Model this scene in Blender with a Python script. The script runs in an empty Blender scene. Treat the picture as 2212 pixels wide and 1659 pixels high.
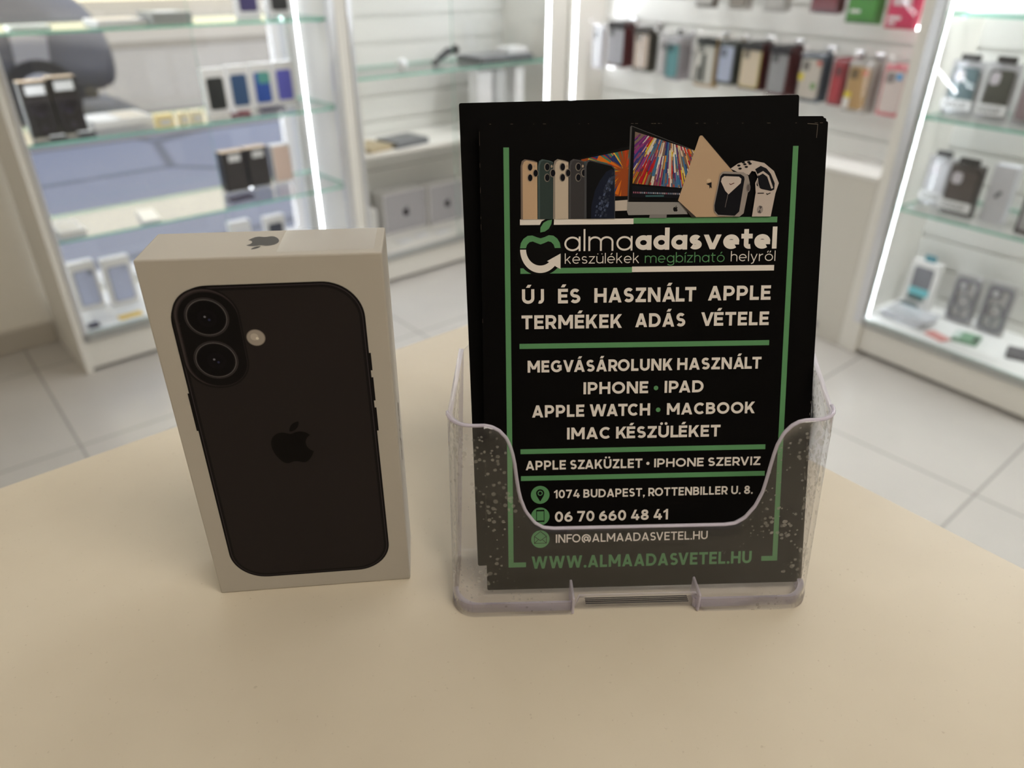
import bpy, bmesh, math, random
from mathutils import Vector, Matrix
random.seed(7)
S = bpy.context.scene
COL = S.collection
R = math.radians
# ------------------------------------------------------------------ camera
T = 0.94                                    # height of the counter top
cd = bpy.data.cameras.new('camera'); cam = bpy.data.objects.new('camera', cd); COL.objects.link(cam)
cam.location = (.108, -.265, T + .261); cam.rotation_euler = (R(59.9533), R(-.3113), R(-6.3403))
cd.sensor_fit = 'HORIZONTAL'; cd.sensor_width = 36; cd.lens = 1584.09 / 2212 * 36
cd.clip_start = .01; cd.clip_end = 200
cd.dof.use_dof = True; cd.dof.focus_distance = .318; cd.dof.aperture_fstop = 7.6
S.camera = cam
# ------------------------------------------------------------------ sky, sun, exposure
W = bpy.data.worlds.new('world'); S.world = W; W.use_nodes = True
wn = W.node_tree.nodes; wl = W.node_tree.links
bg = wn['Background']; bg.inputs['Strength'].default_value = 1.4
tc = wn.new('ShaderNodeTexCoord'); sp = wn.new('ShaderNodeSeparateXYZ'); cr = wn.new('ShaderNodeValToRGB')
wl.new(tc.outputs['Generated'], sp.inputs[0]); wl.new(sp.outputs['Z'], cr.inputs[0]); wl.new(cr.outputs[0], bg.inputs['Color'])
cr.color_ramp.elements[0].position = 0; cr.color_ramp.elements[0].color = (1.2, 1.22, 1.3, 1)
cr.color_ramp.elements[1].position = .7; cr.color_ramp.elements[1].color = (.62, .78, 1.25, 1)
LANG, RANG = R(35.5), R(-61.0)              # directions of the two rows of cabinets
LO = Vector((-1.051, 2.001, 0)); RO = Vector((1.57, 1.918, 0))
def fr(o, a, x, y, z=0.0):
    return Vector((o.x + x * math.cos(a) - y * math.sin(a), o.y + x * math.sin(a) + y * math.cos(a), z))
def LP(x, y, z=0.0): return fr(LO, LANG, x, y, z)
def RP(x, y, z=0.0): return fr(RO, RANG, x, y, z)
def light(name, kind, loc, energy, color, **k):
    d = bpy.data.lights.new(name, kind); d.energy = energy; d.color = color
    for a, b in k.items():
        if a != 'rot': setattr(d, a, b)
    o = bpy.data.objects.new(name, d); COL.objects.link(o); o.location = loc
    if 'rot' in k: o.rotation_euler = k['rot']
    return o
sd = (LP(.45, .85) - LP(0, 0)).normalized() * math.cos(R(50)) + Vector((0, 0, -math.sin(R(50))))
sun = light('sun', 'SUN', (0, 0, 8), 7.5, (1, .93, .8), angle=R(.6)); sun.rotation_euler = sd.to_track_quat('-Z', 'Y').to_euler()
light('ceiling_light_source', 'AREA', (.85, -.70, 2.72), 21.5, (1, .92, .80), shape='RECTANGLE', size=1.2, size_y=.6)
light('ceiling_light_source', 'AREA', (.75, 1.25, 2.72), 1.6, (1, .92, .80), shape='RECTANGLE', size=1.2, size_y=.6, rot=(0, 0, R(34)))
light('ceiling_light_source', 'AREA', (-2.0, .45, 2.72), 6, (1, .92, .80), shape='RECTANGLE', size=1.2, size_y=.6, rot=(0, 0, R(34)))  # third lamp, added out of view to brighten the left wall
light('unseen_cabinet_fill', 'AREA', LP(.54, .17, 1.98), 9, (.90, .95, 1), shape='RECTANGLE', size=.9, size_y=.15, rot=(0, 0, LANG))  # these four are added unseen fills under the top boards, brightening the interiors
light('unseen_cabinet_fill', 'AREA', LP(1.6, .17, 1.98), 7, (.94, .97, 1), shape='RECTANGLE', size=.8, size_y=.15, rot=(0, 0, LANG))
light('unseen_cabinet_fill', 'AREA', RP(-.85, .0, 1.98), 14, (.98, .98, 1), shape='RECTANGLE', size=1.4, size_y=.2, rot=(0, 0, RANG))
light('unseen_cabinet_fill', 'AREA', RP(.55, .17, 1.98), 29, (.94, .97, 1), shape='RECTANGLE', size=.9, size_y=.15, rot=(0, 0, RANG))
def led_light(loc, a, e):       # the light thrown by one LED strip, along its whole length
    d = Vector((math.cos(a), math.sin(a), 0))
    light('led_strip_light', 'AREA', loc + d * .006, e, (.90, .95, 1), shape='RECTANGLE', size=.008, size_y=1.8, rot=d.to_track_quat('-Z', 'Z').to_euler())
led_light(LP(1.056, .285, 1.1), LANG + R(180), 5); led_light(LP(.028, .285, 1.1), LANG, 3); led_light(LP(2.092, .006, 1.1), LANG + R(140), 2.6)
led_light(RP(-1.653, .045, 1.3), RANG - R(10), 3.5); led_light(RP(.026, .020, 1.1), RANG + R(45), 3.3)
S.view_settings.view_transform = 'Standard'; S.view_settings.look = 'None'; S.view_settings.gamma = 1
S.view_settings.use_curve_mapping = False; S.view_settings.exposure = 0.0
S.cycles.use_denoising = True; S.cycles.max_bounces = 14; S.cycles.transparent_max_bounces = 40
S.cycles.diffuse_bounces = 5; S.cycles.caustics_reflective = False; S.cycles.caustics_refractive = False
S.cycles.sample_clamp_indirect = 6

# ------------------------------------------------------------------ materials
MATS = {}
def newmat(n):
    m = bpy.data.materials.new(n); m.use_nodes = True; return m
def pbr(n, col, rough=.5, metal=0.0, spec=.5, var=.06, scale=60, bump=0.0, emit=0.0, ecol=None):
    if n in MATS: return MATS[n]
    m = newmat(n); nt = m.node_tree; b = nt.nodes['Principled BSDF']
    b.inputs['Roughness'].default_value = rough; b.inputs['Metallic'].default_value = metal; b.inputs['Specular IOR Level'].default_value = spec
    t = nt.nodes.new('ShaderNodeTexCoord'); nz = nt.nodes.new('ShaderNodeTexNoise'); nz.inputs['Scale'].default_value = scale; nz.inputs['Detail'].default_value = 4
    nt.links.new(t.outputs['Object'], nz.inputs['Vector'])
    mx = nt.nodes.new('ShaderNodeMix'); mx.data_type = 'RGBA'
    mx.inputs[6].default_value = [c * (1 - var) for c in col[:3]] + [1]; mx.inputs[7].default_value = [min(1, c * (1 + var)) for c in col[:3]] + [1]
    nt.links.new(nz.outputs['Fac'], mx.inputs[0]); nt.links.new(mx.outputs[2], b.inputs['Base Color'])
    if bump:
        bp = nt.nodes.new('ShaderNodeBump'); bp.inputs['Strength'].default_value = bump; bp.inputs['Distance'].default_value = .002
        nt.links.new(nz.outputs['Fac'], bp.inputs['Height']); nt.links.new(bp.outputs[0], b.inputs['Normal'])
    if emit:
        b.inputs['Emission Color'].default_value = list(ecol or col)[:3] + [1]; b.inputs['Emission Strength'].default_value = emit
    MATS[n] = m; return m
def thin(n, tint=(1, 1, 1), ior=1.5, rough=0.0, haze=0.0, hcol=(.8, .8, .8), specks=False):
    """clear sheet: every face passes light straight on and mirrors by its true Fresnel share"""
    if n in MATS: return MATS[n]
    m = newmat(n); nt = m.node_tree; N = nt.nodes; L = nt.links
    for x in list(N):
        if x.type != 'OUTPUT_MATERIAL': N.remove(x)
    out = [x for x in N if x.type == 'OUTPUT_MATERIAL'][0]
    g = N.new('ShaderNodeNewGeometry'); mr = N.new('ShaderNodeMapRange')
    mr.inputs['To Min'].default_value = ior; mr.inputs['To Max'].default_value = 1 / ior
    L.new(g.outputs['Backfacing'], mr.inputs['Value'])
    f = N.new('ShaderNodeFresnel'); L.new(mr.outputs[0], f.inputs['IOR'])
    tr = N.new('ShaderNodeBsdfTransparent'); tr.inputs[0].default_value = (*tint, 1)
    gl = N.new('ShaderNodeBsdfGlossy'); gl.inputs['Roughness'].default_value = rough
    mx = N.new('ShaderNodeMixShader'); L.new(f.outputs[0], mx.inputs[0]); L.new(tr.outputs[0], mx.inputs[1]); L.new(gl.outputs[0], mx.inputs[2])
    last = mx
    if haze:
        df = N.new('ShaderNodeBsdfDiffuse'); df.inputs[0].default_value = (*hcol, 1)
        tl = N.new('ShaderNodeBsdfTranslucent'); tl.inputs[0].default_value = (*hcol, 1)
        a = N.new('ShaderNodeMixShader'); a.inputs[0].default_value = .4; L.new(df.outputs[0], a.inputs[1]); L.new(tl.outputs[0], a.inputs[2])
        h = N.new('ShaderNodeMixShader'); h.inputs[0].default_value = haze
        L.new(mx.outputs[0], h.inputs[1]); L.new(a.outputs[0], h.inputs[2]); last = h
        if specks:      # dried splashes and scuffs, denser low down and to the sides
            t = N.new('ShaderNodeTexCoord'); v = N.new('ShaderNodeTexVoronoi'); v.inputs['Scale'].default_value = 330
            L.new(t.outputs['Object'], v.inputs['Vector'])
            no = N.new('ShaderNodeTexNoise'); no.inputs['Scale'].default_value = 42; no.inputs['Detail'].default_value = 3; L.new(t.outputs['Object'], no.inputs['Vector'])
            lt = N.new('ShaderNodeMath'); lt.operation = 'LESS_THAN'; L.new(v.outputs['Distance'], lt.inputs[0])
            th = N.new('ShaderNodeMapRange'); th.inputs['From Min'].default_value = .38; th.inputs['From Max'].default_value = .62
            th.inputs['To Min'].default_value = 0; th.inputs['To Max'].default_value = .42; L.new(no.outputs['Fac'], th.inputs['Value'])
            sx = N.new('ShaderNodeSeparateXYZ'); L.new(t.outputs['Object'], sx.inputs[0])
            ab = N.new('ShaderNodeMath'); ab.operation = 'SUBTRACT'; ab.inputs[1].default_value = .078; L.new(sx.outputs['X'], ab.inputs[0])
            ab2 = N.new('ShaderNodeMath'); ab2.operation = 'ABSOLUTE'; L.new(ab.outputs[0], ab2.inputs[0])
            sd_ = N.new('ShaderNodeMapRange'); sd_.inputs['From Min'].default_value = .03; sd_.inputs['From Max'].default_value = .065; L.new(ab2.outputs[0], sd_.inputs['Value'])
            mu = N.new('ShaderNodeMath'); mu.operation = 'MULTIPLY'; L.new(th.outputs[0], mu.inputs[0]); L.new(sd_.outputs[0], mu.inputs[1])
            L.new(mu.outputs[0], lt.inputs[1])
            sc = N.new('ShaderNodeMath'); sc.operation = 'MULTIPLY_ADD'; sc.inputs[1].default_value = .30; sc.inputs[2].default_value = haze; L.new(lt.outputs[0], sc.inputs[0])
            n2 = N.new('ShaderNodeTexNoise'); n2.inputs['Scale'].default_value = 25; n2.inputs['Detail'].default_value = 8; n2.inputs['Roughness'].default_value = .7; L.new(t.outputs['Object'], n2.inputs['Vector'])
            m2 = N.new('ShaderNodeMapRange'); m2.inputs['From Min'].default_value = .35; m2.inputs['From Max'].default_value = .7; m2.inputs['To Min'].default_value = .75; m2.inputs['To Max'].default_value = 1.35; L.new(n2.outputs['Fac'], m2.inputs['Value'])
            m3 = N.new('ShaderNodeMath'); m3.operation = 'MULTIPLY'; L.new(sc.outputs[0], m3.inputs[0]); L.new(m2.outputs[0], m3.inputs[1])
            L.new(m3.outputs[0], h.inputs[0])
    L.new(last.outputs[0], out.inputs['Surface']); MATS[n] = m; return m
def edge_mat(n, col, clear=.45, rough=.15):
    if n in MATS: return MATS[n]
    m = newmat(n); nt = m.node_tree; b = nt.nodes['Principled BSDF']; out = nt.nodes['Material Output']
    b.inputs['Base Color'].default_value = (*col, 1); b.inputs['Roughness'].default_value = rough
    tr = nt.nodes.new('ShaderNodeBsdfTransparent'); tr.inputs[0].default_value = (*[c ** .5 for c in col], 1)
    mx = nt.nodes.new('ShaderNodeMixShader'); mx.inputs[0].default_value = clear
    nt.links.new(b.outputs[0], mx.inputs[1]); nt.links.new(tr.outputs[0], mx.inputs[2]); nt.links.new(mx.outputs[0], out.inputs['Surface'])
    MATS[n] = m; return m
def ink_mat(n, rough=.5, spec=.12):
    if n in MATS: return MATS[n]
    m = newmat(n); nt = m.node_tree; b = nt.nodes['Principled BSDF']; b.inputs['Roughness'].default_value = rough; b.inputs['Specular IOR Level'].default_value = spec
    a = nt.nodes.new('ShaderNodeAttribute'); a.attribute_name = 'Col'; nt.links.new(a.outputs['Color'], b.inputs['Base Color'])
    MATS[n] = m; return m
def emitm(n, col, s):
    if n in MATS: return MATS[n]
    m = newmat(n); b = m.node_tree.nodes['Principled BSDF']; b.inputs['Base Color'].default_value = (.9, .9, .9, 1)
    b.inputs['Emission Color'].default_value = (*col, 1); b.inputs['Emission Strength'].default_value = s
    MATS[n] = m; return m
def sr(r, g, b):
    f = lambda c: ((c / 255 + .055) / 1.055) ** 2.4 if c > 10 else c / 255 / 12.92
    return (f(r), f(g), f(b))
WHITE = pbr('white_laminate', (.78, .76, .71), .45, var=.02)
PANEL = pbr('white_slat_panel', (.80, .80, .77), .5, var=.02)
ALU = pbr('brushed_aluminium', (.72, .73, .76), .32, .85, var=.05)
GREY = pbr('grey_plastic', (.33, .34, .34), .4)
BLACK = pbr('black_card', (.012, .012, .014), .45, var=.1)
BPLAST = pbr('black_plastic', (.02, .02, .022), .35, var=.1)
CARD = pbr('white_card', (.80, .79, .78), .5, var=.02)
CHROME = pbr('chrome', (.75, .75, .77), .18, 1.0)
KRAFT = pbr('kraft_board', (.62, .47, .33), .7)
GLASS = thin('clear_glass', (.990, .993, .992))
GEDGE = edge_mat('green_glass_edge', (.22, .62, .47), .35)
CLEAR = thin('clear_plastic', (.985, .985, .99), 1.45, .03, .015)
LED = emitm('white_led', (.88, .95, 1.0), 32)

# ------------------------------------------------------------------ mesh helpers
class MB:
    """collects shapes; build() links them as ONE mesh object"""
    def __init__(s): s.bm = bmesh.new(); s.mats = []
    def mi(s, m):
        if m not in s.mats: s.mats.append(m)
        return s.mats.index(m)
    def box(s, x0, x1, y0, y1, z0, z1, m, bev=0.0, M=None, seg=1, side=None):
        r = bmesh.ops.create_cube(s.bm, size=1)
        vs = r['verts']
        for v in vs: v.co = Vector((x0 + (v.co.x + .5) * (x1 - x0), y0 + (v.co.y + .5) * (y1 - y0), z0 + (v.co.z + .5) * (z1 - z0)))
        fs = list({f for v in vs for f in v.link_faces}); k = s.mi(m)
        for f in fs: f.material_index = k
        if side is not None:
            ks = s.mi(side[0]); n = s.bm.faces
            for f in fs:
                f.normal_update()
                if abs(f.normal[side[1]]) < .5: f.material_index = ks
        if bev:
            es = list({e for v in vs for e in v.link_edges})
            rr = bmesh.ops.bevel(s.bm, geom=es, offset=bev, segments=seg, affect='EDGES', profile=.5)
            vs = list({v for f in rr['faces'] for v in f.verts} | {v for v in vs if v.is_valid})
        if M is not None: bmesh.ops.transform(s.bm, matrix=M, verts=[v for v in vs if v.is_valid])
        return s
    def poly(s, pts, m):
        f = s.bm.faces.new([s.bm.verts.new(p) for p in pts]); f.material_index = s.mi(m); return s
    def prism(s, pts, vec, m, side=None, smooth=False):
        """closed outline pts (3D) swept along vec"""
        vec = Vector(vec); a = [s.bm.verts.new(p) for p in pts]; b = [s.bm.verts.new(Vector(p) + vec) for p in pts]; k = s.mi(m); ks = k if side is None else s.mi(side)
        fs = [s.bm.faces.new(a[::-1]), s.bm.faces.new(b)]
        for f in fs: f.material_index = k
        n = len(a)
        for i in range(n):
            f = s.bm.faces.new((a[i], a[(i + 1) % n], b[(i + 1) % n], b[i])); f.material_index = ks; f.smooth = smooth; fs.append(f)
        bmesh.ops.recalc_face_normals(s.bm, faces=fs); return s
    def tube(s, pts, r, m, n=8, cap=True):
        pts = [Vector(p) for p in pts]; rings = []; k = s.mi(m)
        for i, p in enumerate(pts):
            d = (pts[min(i + 1, len(pts) - 1)] - pts[max(i - 1, 0)]).normalized()
            u = d.orthogonal().normalized() if i == 0 else (u - d * u.dot(d)).normalized()
            w = d.cross(u); rr = r[i] if isinstance(r, (list, tuple)) else r
            rings.append([s.bm.verts.new(p + (u * math.cos(2 * math.pi * j / n) + w * math.sin(2 * math.pi * j / n)) * rr) for j in range(n)])
        for a, b in zip(rings, rings[1:]):
            for j in range(n):
                f = s.bm.faces.new((a[j], a[(j + 1) % n], b[(j + 1) % n], b[j])); f.material_index = k; f.smooth = True
        if cap:
            for rg in (rings[0][::-1], rings[-1]):
                f = s.bm.faces.new(rg); f.material_index = k
        return s
    def cyl(s, c, ax, r, h, m, n=20): c = Vector(c); return s.tube([c, c + Vector(ax) * h], r, m, n)
    def ball(s, c, r, m, sc=(1, 1, 1), seg=12):
        rr = bmesh.ops.create_uvsphere(s.bm, u_segments=seg, v_segments=seg // 2 + 2, radius=r); k = s.mi(m)
        for v in rr['verts']: v.co = Vector((v.co.x * sc[0], v.co.y * sc[1], v.co.z * sc[2])) + Vector(c)
        for f in {f for v in rr['verts'] for f in v.link_faces}: f.material_index = k; f.smooth = True
        return s
    def build(s, name, parent=None, loc=None, rot=None, label=None, kind=None):
        me = bpy.data.meshes.new(name); s.bm.to_mesh(me); s.bm.free()
        for m in s.mats: me.materials.append(m)
        o = bpy.data.objects.new(name, me); COL.objects.link(o)
        if parent is not None: o.parent = parent
        if loc is not None: o.location = loc
        if rot is not None: o.rotation_euler = rot
        if label: o['label'] = label
        if kind: o['kind'] = kind
        return o
def tag(o, label, cat, group=None):
    o['label'] = label; o['category'] = cat
    if group: o['group'] = group
    return o
def thing(name, label, cat, loc=(0, 0, 0), rz=0.0, group=None, rot=None):
    o = bpy.data.objects.new(name, None); COL.objects.link(o); o.empty_display_size = .02
    o.location = loc; o.rotation_euler = rot if rot is not None else (0, 0, rz)
    return tag(o, label, cat, group)
def copy_tree(o, parent=None):
    c = o.copy(); COL.objects.link(c)
    if parent is not None: c.parent = parent
    for ch in list(o.children): copy_tree(ch, c)
    return c
def rrect(x0, x1, y0, y1, r, n=6):
    out = []
    for cx, cy, a in ((x1 - r, y1 - r, 0), (x0 + r, y1 - r, 90), (x0 + r, y0 + r, 180), (x1 - r, y0 + r, 270)):
        for i in range(n + 1):
            t = R(a + 90 * i / n); out.append((cx + r * math.cos(t), cy + r * math.sin(t)))
    return out
def ell(cx, cy, rx, ry=None, n=32, a0=0, a1=360):
    ry = rx if ry is None else ry; full = abs(a1 - a0) >= 360
    return [(cx + rx * math.cos(R(a0 + (a1 - a0) * i / (n if full else n - 1))), cy + ry * math.sin(R(a0 + (a1 - a0) * i / (n if full else n - 1)))) for i in range(n)]
def svg(path, sub=8):
    """relative M/c/z path -> list of outlines"""
    import re
    tok = re.findall(r'[a-zA-Z]|-?\d*\.?\d+', path); i = 0; x = y = 0.0; cmd = ''; out = []; cur = []
    def num():
        nonlocal i
        v = float(tok[i]); i += 1; return v
    while i < len(tok):
        if tok[i].isalpha(): cmd = tok[i]; i += 1
        if cmd in 'zZ':
            continue
        if cmd == 'M':
            if cur: out.append(cur)
            x, y = num(), num(); cur = [(x, y)]; cmd = 'l'
        elif cmd == 'c':
            a, b, c, d, e, f = [num() for _ in range(6)]
            for k in range(1, sub + 1):
                t = k / sub; u = 1 - t
                cur.append((x + 3 * u * u * t * a + 3 * u * t * t * c + t ** 3 * e, y + 3 * u * u * t * b + 3 * u * t * t * d + t ** 3 * f))
            x += e; y += f
    out.append(cur); return out
APPLE = svg('M12.152 6.896c-.948 0-2.415-1.078-3.96-1.04-2.04.027-3.91 1.183-4.961 3.014-2.117 3.675-.546 9.103 1.519 12.09 1.013 1.454 2.208 3.09 3.792 3.039 1.52-.065 2.09-.987 3.935-.987 1.831 0 2.35.987 3.96.948 1.637-.026 2.676-1.48 3.676-2.948 1.156-1.688 1.636-3.325 1.662-3.415-.039-.013-3.182-1.221-3.22-4.857-.026-3.04 2.48-4.494 2.597-4.559-1.429-2.09-3.623-2.324-4.39-2.376-2-.156-3.675 1.09-4.61 1.09zM15.53 3.83c.843-1.012 1.4-2.427 1.245-3.83-1.207.052-2.662.805-3.532 1.818-.78.896-1.454 2.338-1.273 3.714 1.338.104 2.715-.688 3.559-1.701')
def apple(cx, cy, w, flip=False):
    """outlines of the bitten apple, w wide, centred"""
    k = w / 18.2; s = -1 if flip else 1
    return [[(cx + s * (x - 11.55) * k, cy - s * (y - 12) * k) for x, y in o] for o in APPLE]
class Ink:
    """flat printing in millimetres on a face; every shape is a coloured polygon in a thin layer"""
    def __init__(s): s.bm = bmesh.new(); s.cl = s.bm.loops.layers.float_color.new('Col')
    def add(s, pts, col, layer=0):
        area = sum(pts[i][0] * pts[(i + 1) % len(pts)][1] - pts[(i + 1) % len(pts)][0] * pts[i][1] for i in range(len(pts)))
        if area < 0: pts = pts[::-1]
        f = s.bm.faces.new([s.bm.verts.new((p[0] / 1000, -.00004 * (layer + 1), p[1] / 1000)) for p in pts])
        for l in f.loops: l[s.cl] = (*col, 1)
        return s
    def rect(s, x0, x1, y0, y1, col, layer=0): return s.add([(x0, y0), (x1, y0), (x1, y1), (x0, y1)], col, layer)
    def ring(s, cx, cy, r0, r1, col, layer=0, n=40, a0=0, a1=360):
        for i in range(n):
            a, b = R(a0 + (a1 - a0) * i / n), R(a0 + (a1 - a0) * (i + 1) / n)
            s.add([(cx + r0 * math.cos(a), cy + r0 * math.sin(a)), (cx + r1 * math.cos(a), cy + r1 * math.sin(a)), (cx + r1 * math.cos(b), cy + r1 * math.sin(b)), (cx + r0 * math.cos(b), cy + r0 * math.sin(b))], col, layer)
        return s
    def stroke(s, pts, w, col, layer=0, closed=False):
        pts = [p for i, p in enumerate(pts) if i == 0 or math.dist(p, pts[i - 1]) > 1e-5]
        if closed or (len(pts) > 3 and math.dist(pts[0], pts[-1]) < 1e-5): pts = pts[:-1] if math.dist(pts[0], pts[-1]) < 1e-5 else pts; closed = True
        n = len(pts); P = [Vector(p) for p in pts]; o = []
        for i in range(n):
            a = P[i - 1] if (i or closed) else None; b = P[(i + 1) % n] if (i < n - 1 or closed) else None
            d1 = (P[i] - a).normalized() if a is not None else None; d2 = (b - P[i]).normalized() if b is not None else None
            d = ((d1 or d2) + (d2 or d1)); d = d.normalized() if d.length > 1e-6 else (d1 or d2)
            nn = Vector((-d.y, d.x)); k = 1 / max(.45, nn.dot(Vector((-(d1 or d2).y, (d1 or d2).x))))
            o.append((P[i] + nn * w / 2 * k, P[i] - nn * w / 2 * k))
        for i in range(n if closed else n - 1):
            j = (i + 1) % n; s.add([tuple(o[i][0]), tuple(o[i][1]), tuple(o[j][1]), tuple(o[j][0])], col, layer + (i % 8) * .004)
        return s
    def build(s, name, parent, label=None, mat=None):
        me = bpy.data.meshes.new(name); s.bm.to_mesh(me); s.bm.free(); me.materials.append(mat or ink_mat('printing_ink'))
        o = bpy.data.objects.new(name, me); COL.objects.link(o); o.parent = parent
        if label: o['label'] = label
        return o
def clip(poly, win):
    """keep the part of outline poly inside convex counter-clockwise outline win"""
    out = list(poly); n = len(win)
    for i in range(n):
        a, b = win[i], win[(i + 1) % n]; src, out = out, []
        side = lambda p: (b[0] - a[0]) * (p[1] - a[1]) - (b[1] - a[1]) * (p[0] - a[0])
        for k in range(len(src)):
            p, q = src[k], src[(k + 1) % len(src)]; sp_, sq = side(p), side(q)
            if sp_ >= 0: out.append(p)
            if sp_ * sq < 0:
                t = sp_ / (sp_ - sq); out.append((p[0] + t * (q[0] - p[0]), p[1] + t * (q[1] - p[1])))
        if len(out) < 3: return []
    return out
# ------------------------------------------------------------------ drawn lettering (stroke alphabet, capitals 1 unit tall)
def arc(cx, cy, rx, ry, a0, a1, n=14): return [(cx + rx * math.cos(R(a0 + (a1 - a0) * i / n)), cy + ry * math.sin(R(a0 + (a1 - a0) * i / n))) for i in range(n + 1)]
ACC = {'Á': 'A', 'É': 'E', 'Ú': 'U', 'Ü': 'U', 'é': 'e', 'ü': 'u', 'í': 'i', 'ó': 'o', 'ő': 'o'}
def glyph(ch, w, hx, xh=.70):
    """strokes 's', slanted bars 'd' and filled outlines 'p' of one character; w stroke, hx half stroke across"""
    h = w / 2; b = ACC.get(ch, ch); E = []
    S_ = lambda p: E.append(('s', p)); D_ = lambda *p: E.append(('d', p))
    hw = hx * 2.15
    if b == 'A': W = .88; D_(hw / 2, 0, .44, 1); D_(W - hw / 2, 0, .44, 1); S_([(.17, .27), (W - .17, .27)])
    elif b == 'B':
        W = .74; S_([(hx, 0), (hx, 1)]); ry = (1 - h - .52) / 2; S_([(hx, 1 - h), (.36, 1 - h)] + arc(.36, .52 + ry, .33 - hx, ry, 90, -90, 10)[1:] + [(hx, .52)]); ry = (.52 - h) / 2; S_([(hx, .52), (.38, .52)] + arc(.38, h + ry, .36 - hx, ry, 90, -90, 10)[1:] + [(hx, h)])
    elif b == 'C': W = .82; S_(arc(.46, .5, .46 - hx, .5 - h, 46, 314, 26))
    elif b == 'D': W = .86; S_([(hx, 0), (hx, 1)]); S_([(hx, 1 - h), (.38, 1 - h)] + arc(.38, .5, .48 - hx, .5 - h, 90, -90, 18)[1:] + [(hx, h)])
    elif b in 'EF':
        W = .64; S_([(hx, 0), (hx, 1)]); S_([(hx, 1 - h), (W, 1 - h)]); S_([(hx, .51), (W - .05, .51)])
        if b == 'E': S_([(hx, h), (W, h)])
    elif b == 'G': W = .88; S_(arc(.47, .5, .47 - hx, .5 - h, 46, 322, 26)); S_([(W - hx, .52), (W - hx, .15)]); S_([(.52, .5), (W, .5)])
    elif b == 'H': W = .82; S_([(hx, 0), (hx, 1)]); S_([(W - hx, 0), (W - hx, 1)]); S_([(hx, .51), (W - hx, .51)])
    elif b == 'I': W = 2 * hx; S_([(hx, 0), (hx, 1)])
    elif b == 'J': W = .50; S_([(W - hx, 1), (W - hx, .30)] + arc(W - hx - .17, .30, .17, .30 - h, 0, -115, 10)[1:])
    elif b == 'K': W = .78; S_([(hx, 0), (hx, 1)]); D_(hx * 1.6, .30, W - hw / 2 - .02, 1); D_(.36, .58, W - hw / 2, 0)
    elif b == 'L': W = .60; S_([(hx, 0), (hx, 1)]); S_([(hx, h), (W, h)])
    elif b == 'M': W = 1.0; S_([(hx, 0), (hx, 1)]); S_([(W - hx, 0), (W - hx, 1)]); D_(hx, 1, W / 2, .26); D_(W - hx, 1, W / 2, .26)
    elif b == 'N': W = .84; S_([(hx, 0), (hx, 1)]); S_([(W - hx, 0), (W - hx, 1)]); D_(hw / 2, 1, W - hw / 2, 0)
    elif b == 'O': W = .98; S_(arc(.49, .5, .49 - hx, .5 - h, 0, 360, 36))
    elif b in 'PR':
        W = .74; S_([(hx, 0), (hx, 1)]); q = .40; ry = (1 - h - q) / 2; S_([(hx, 1 - h), (.38, 1 - h)] + arc(.38, q + ry, .35 - hx, ry, 90, -90, 12)[1:] + [(hx, q)])
        if b == 'R': D_(.38, .42, W - hw / 2, 0)
    elif b == 'S':
        W = .68; ry = .25 - h / 2; S_(arc(.34, .5 + ry, .32 - hx, ry, 32, 270, 16) + arc(.34, .5 - ry, .34 - hx, ry, 90, -148, 16)[1:])
    elif b == 'T': W = .74; S_([(0, 1 - h), (W, 1 - h)]); S_([(W / 2, 0), (W / 2, 1)])
    elif b == 'U': W = .80; S_([(hx, 1), (hx, .38)] + arc(.40, .38, .40 - hx, .38 - h, 180, 360, 16) + [(W - hx, .38), (W - hx, 1)])
    elif b == 'V': W = .86; D_(hw / 2, 1, .43, 0); D_(W - hw / 2, 1, .43, 0)
    elif b == 'W':
        W = 1.32; a = hw / 2
        for x0, y0, x1, y1 in ((a, 1, .36, 0), (.36, 0, .66, 1), (.66, 1, .96, 0), (.96, 0, W - a, 1)): D_(x0, y0, x1, y1)
    elif b == 'Y': W = .8; D_(hw / 2, 1, .4, .42); D_(W - hw / 2, 1, .4, .42); S_([(.4, 0), (.4, .48)])
    elif b == 'Z': W = .70; S_([(.02, 1 - h), (W, 1 - h)]); S_([(0, h), (W, h)]); D_(hw * .62, h, W - hw * .62, 1 - h)
    elif b == '0': W = .74; S_(arc(.37, .5, .37 - hx, .5 - h, 0, 360, 30))
    elif b == '1': W = .42; S_([(W - hx, 0), (W - hx, 1)]); E.append(('p', [(W - hx, 1), (.0, .80), (.0, .62), (W - hx, .80)]))
    elif b == '4': W = .80; D_(hw / 2 + .02, .26, .46, 1); S_([(.04, .26), (W, .26)]); S_([(.58, 0), (.58, .58)])
    elif b == '6': W = .74; S_(arc(.37, .33, .37 - hx, .33 - h, 0, 360, 26)); S_(arc(.66, .33, .66 - hx, .67 - h, 180, 104, 12))
    elif b == '7': W = .70; S_([(0, 1 - h), (W, 1 - h)]); D_(.24, 0, W - hw / 2, 1 - h)
    elif b == '8': W = .72; S_(arc(.36, .75 - h * .2, .31 - hx, .25 - h * .8, 0, 360, 22)); S_(arc(.36, .28, .36 - hx, .28 - h, 0, 360, 24))
    elif b == '.': W = 2 * hx; E.append(('p', arc(hx, h, hx * 1.15, h * 1.15, 0, 345, 23)))
    elif b == ',': W = 2 * hx; E.append(('p', [(0, w), (2 * hx, w), (2 * hx, .05), (hx * .8, -.17), (0.0, -.17), (hx * .6, 0), (0, 0)]))
    elif b == '@':
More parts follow.
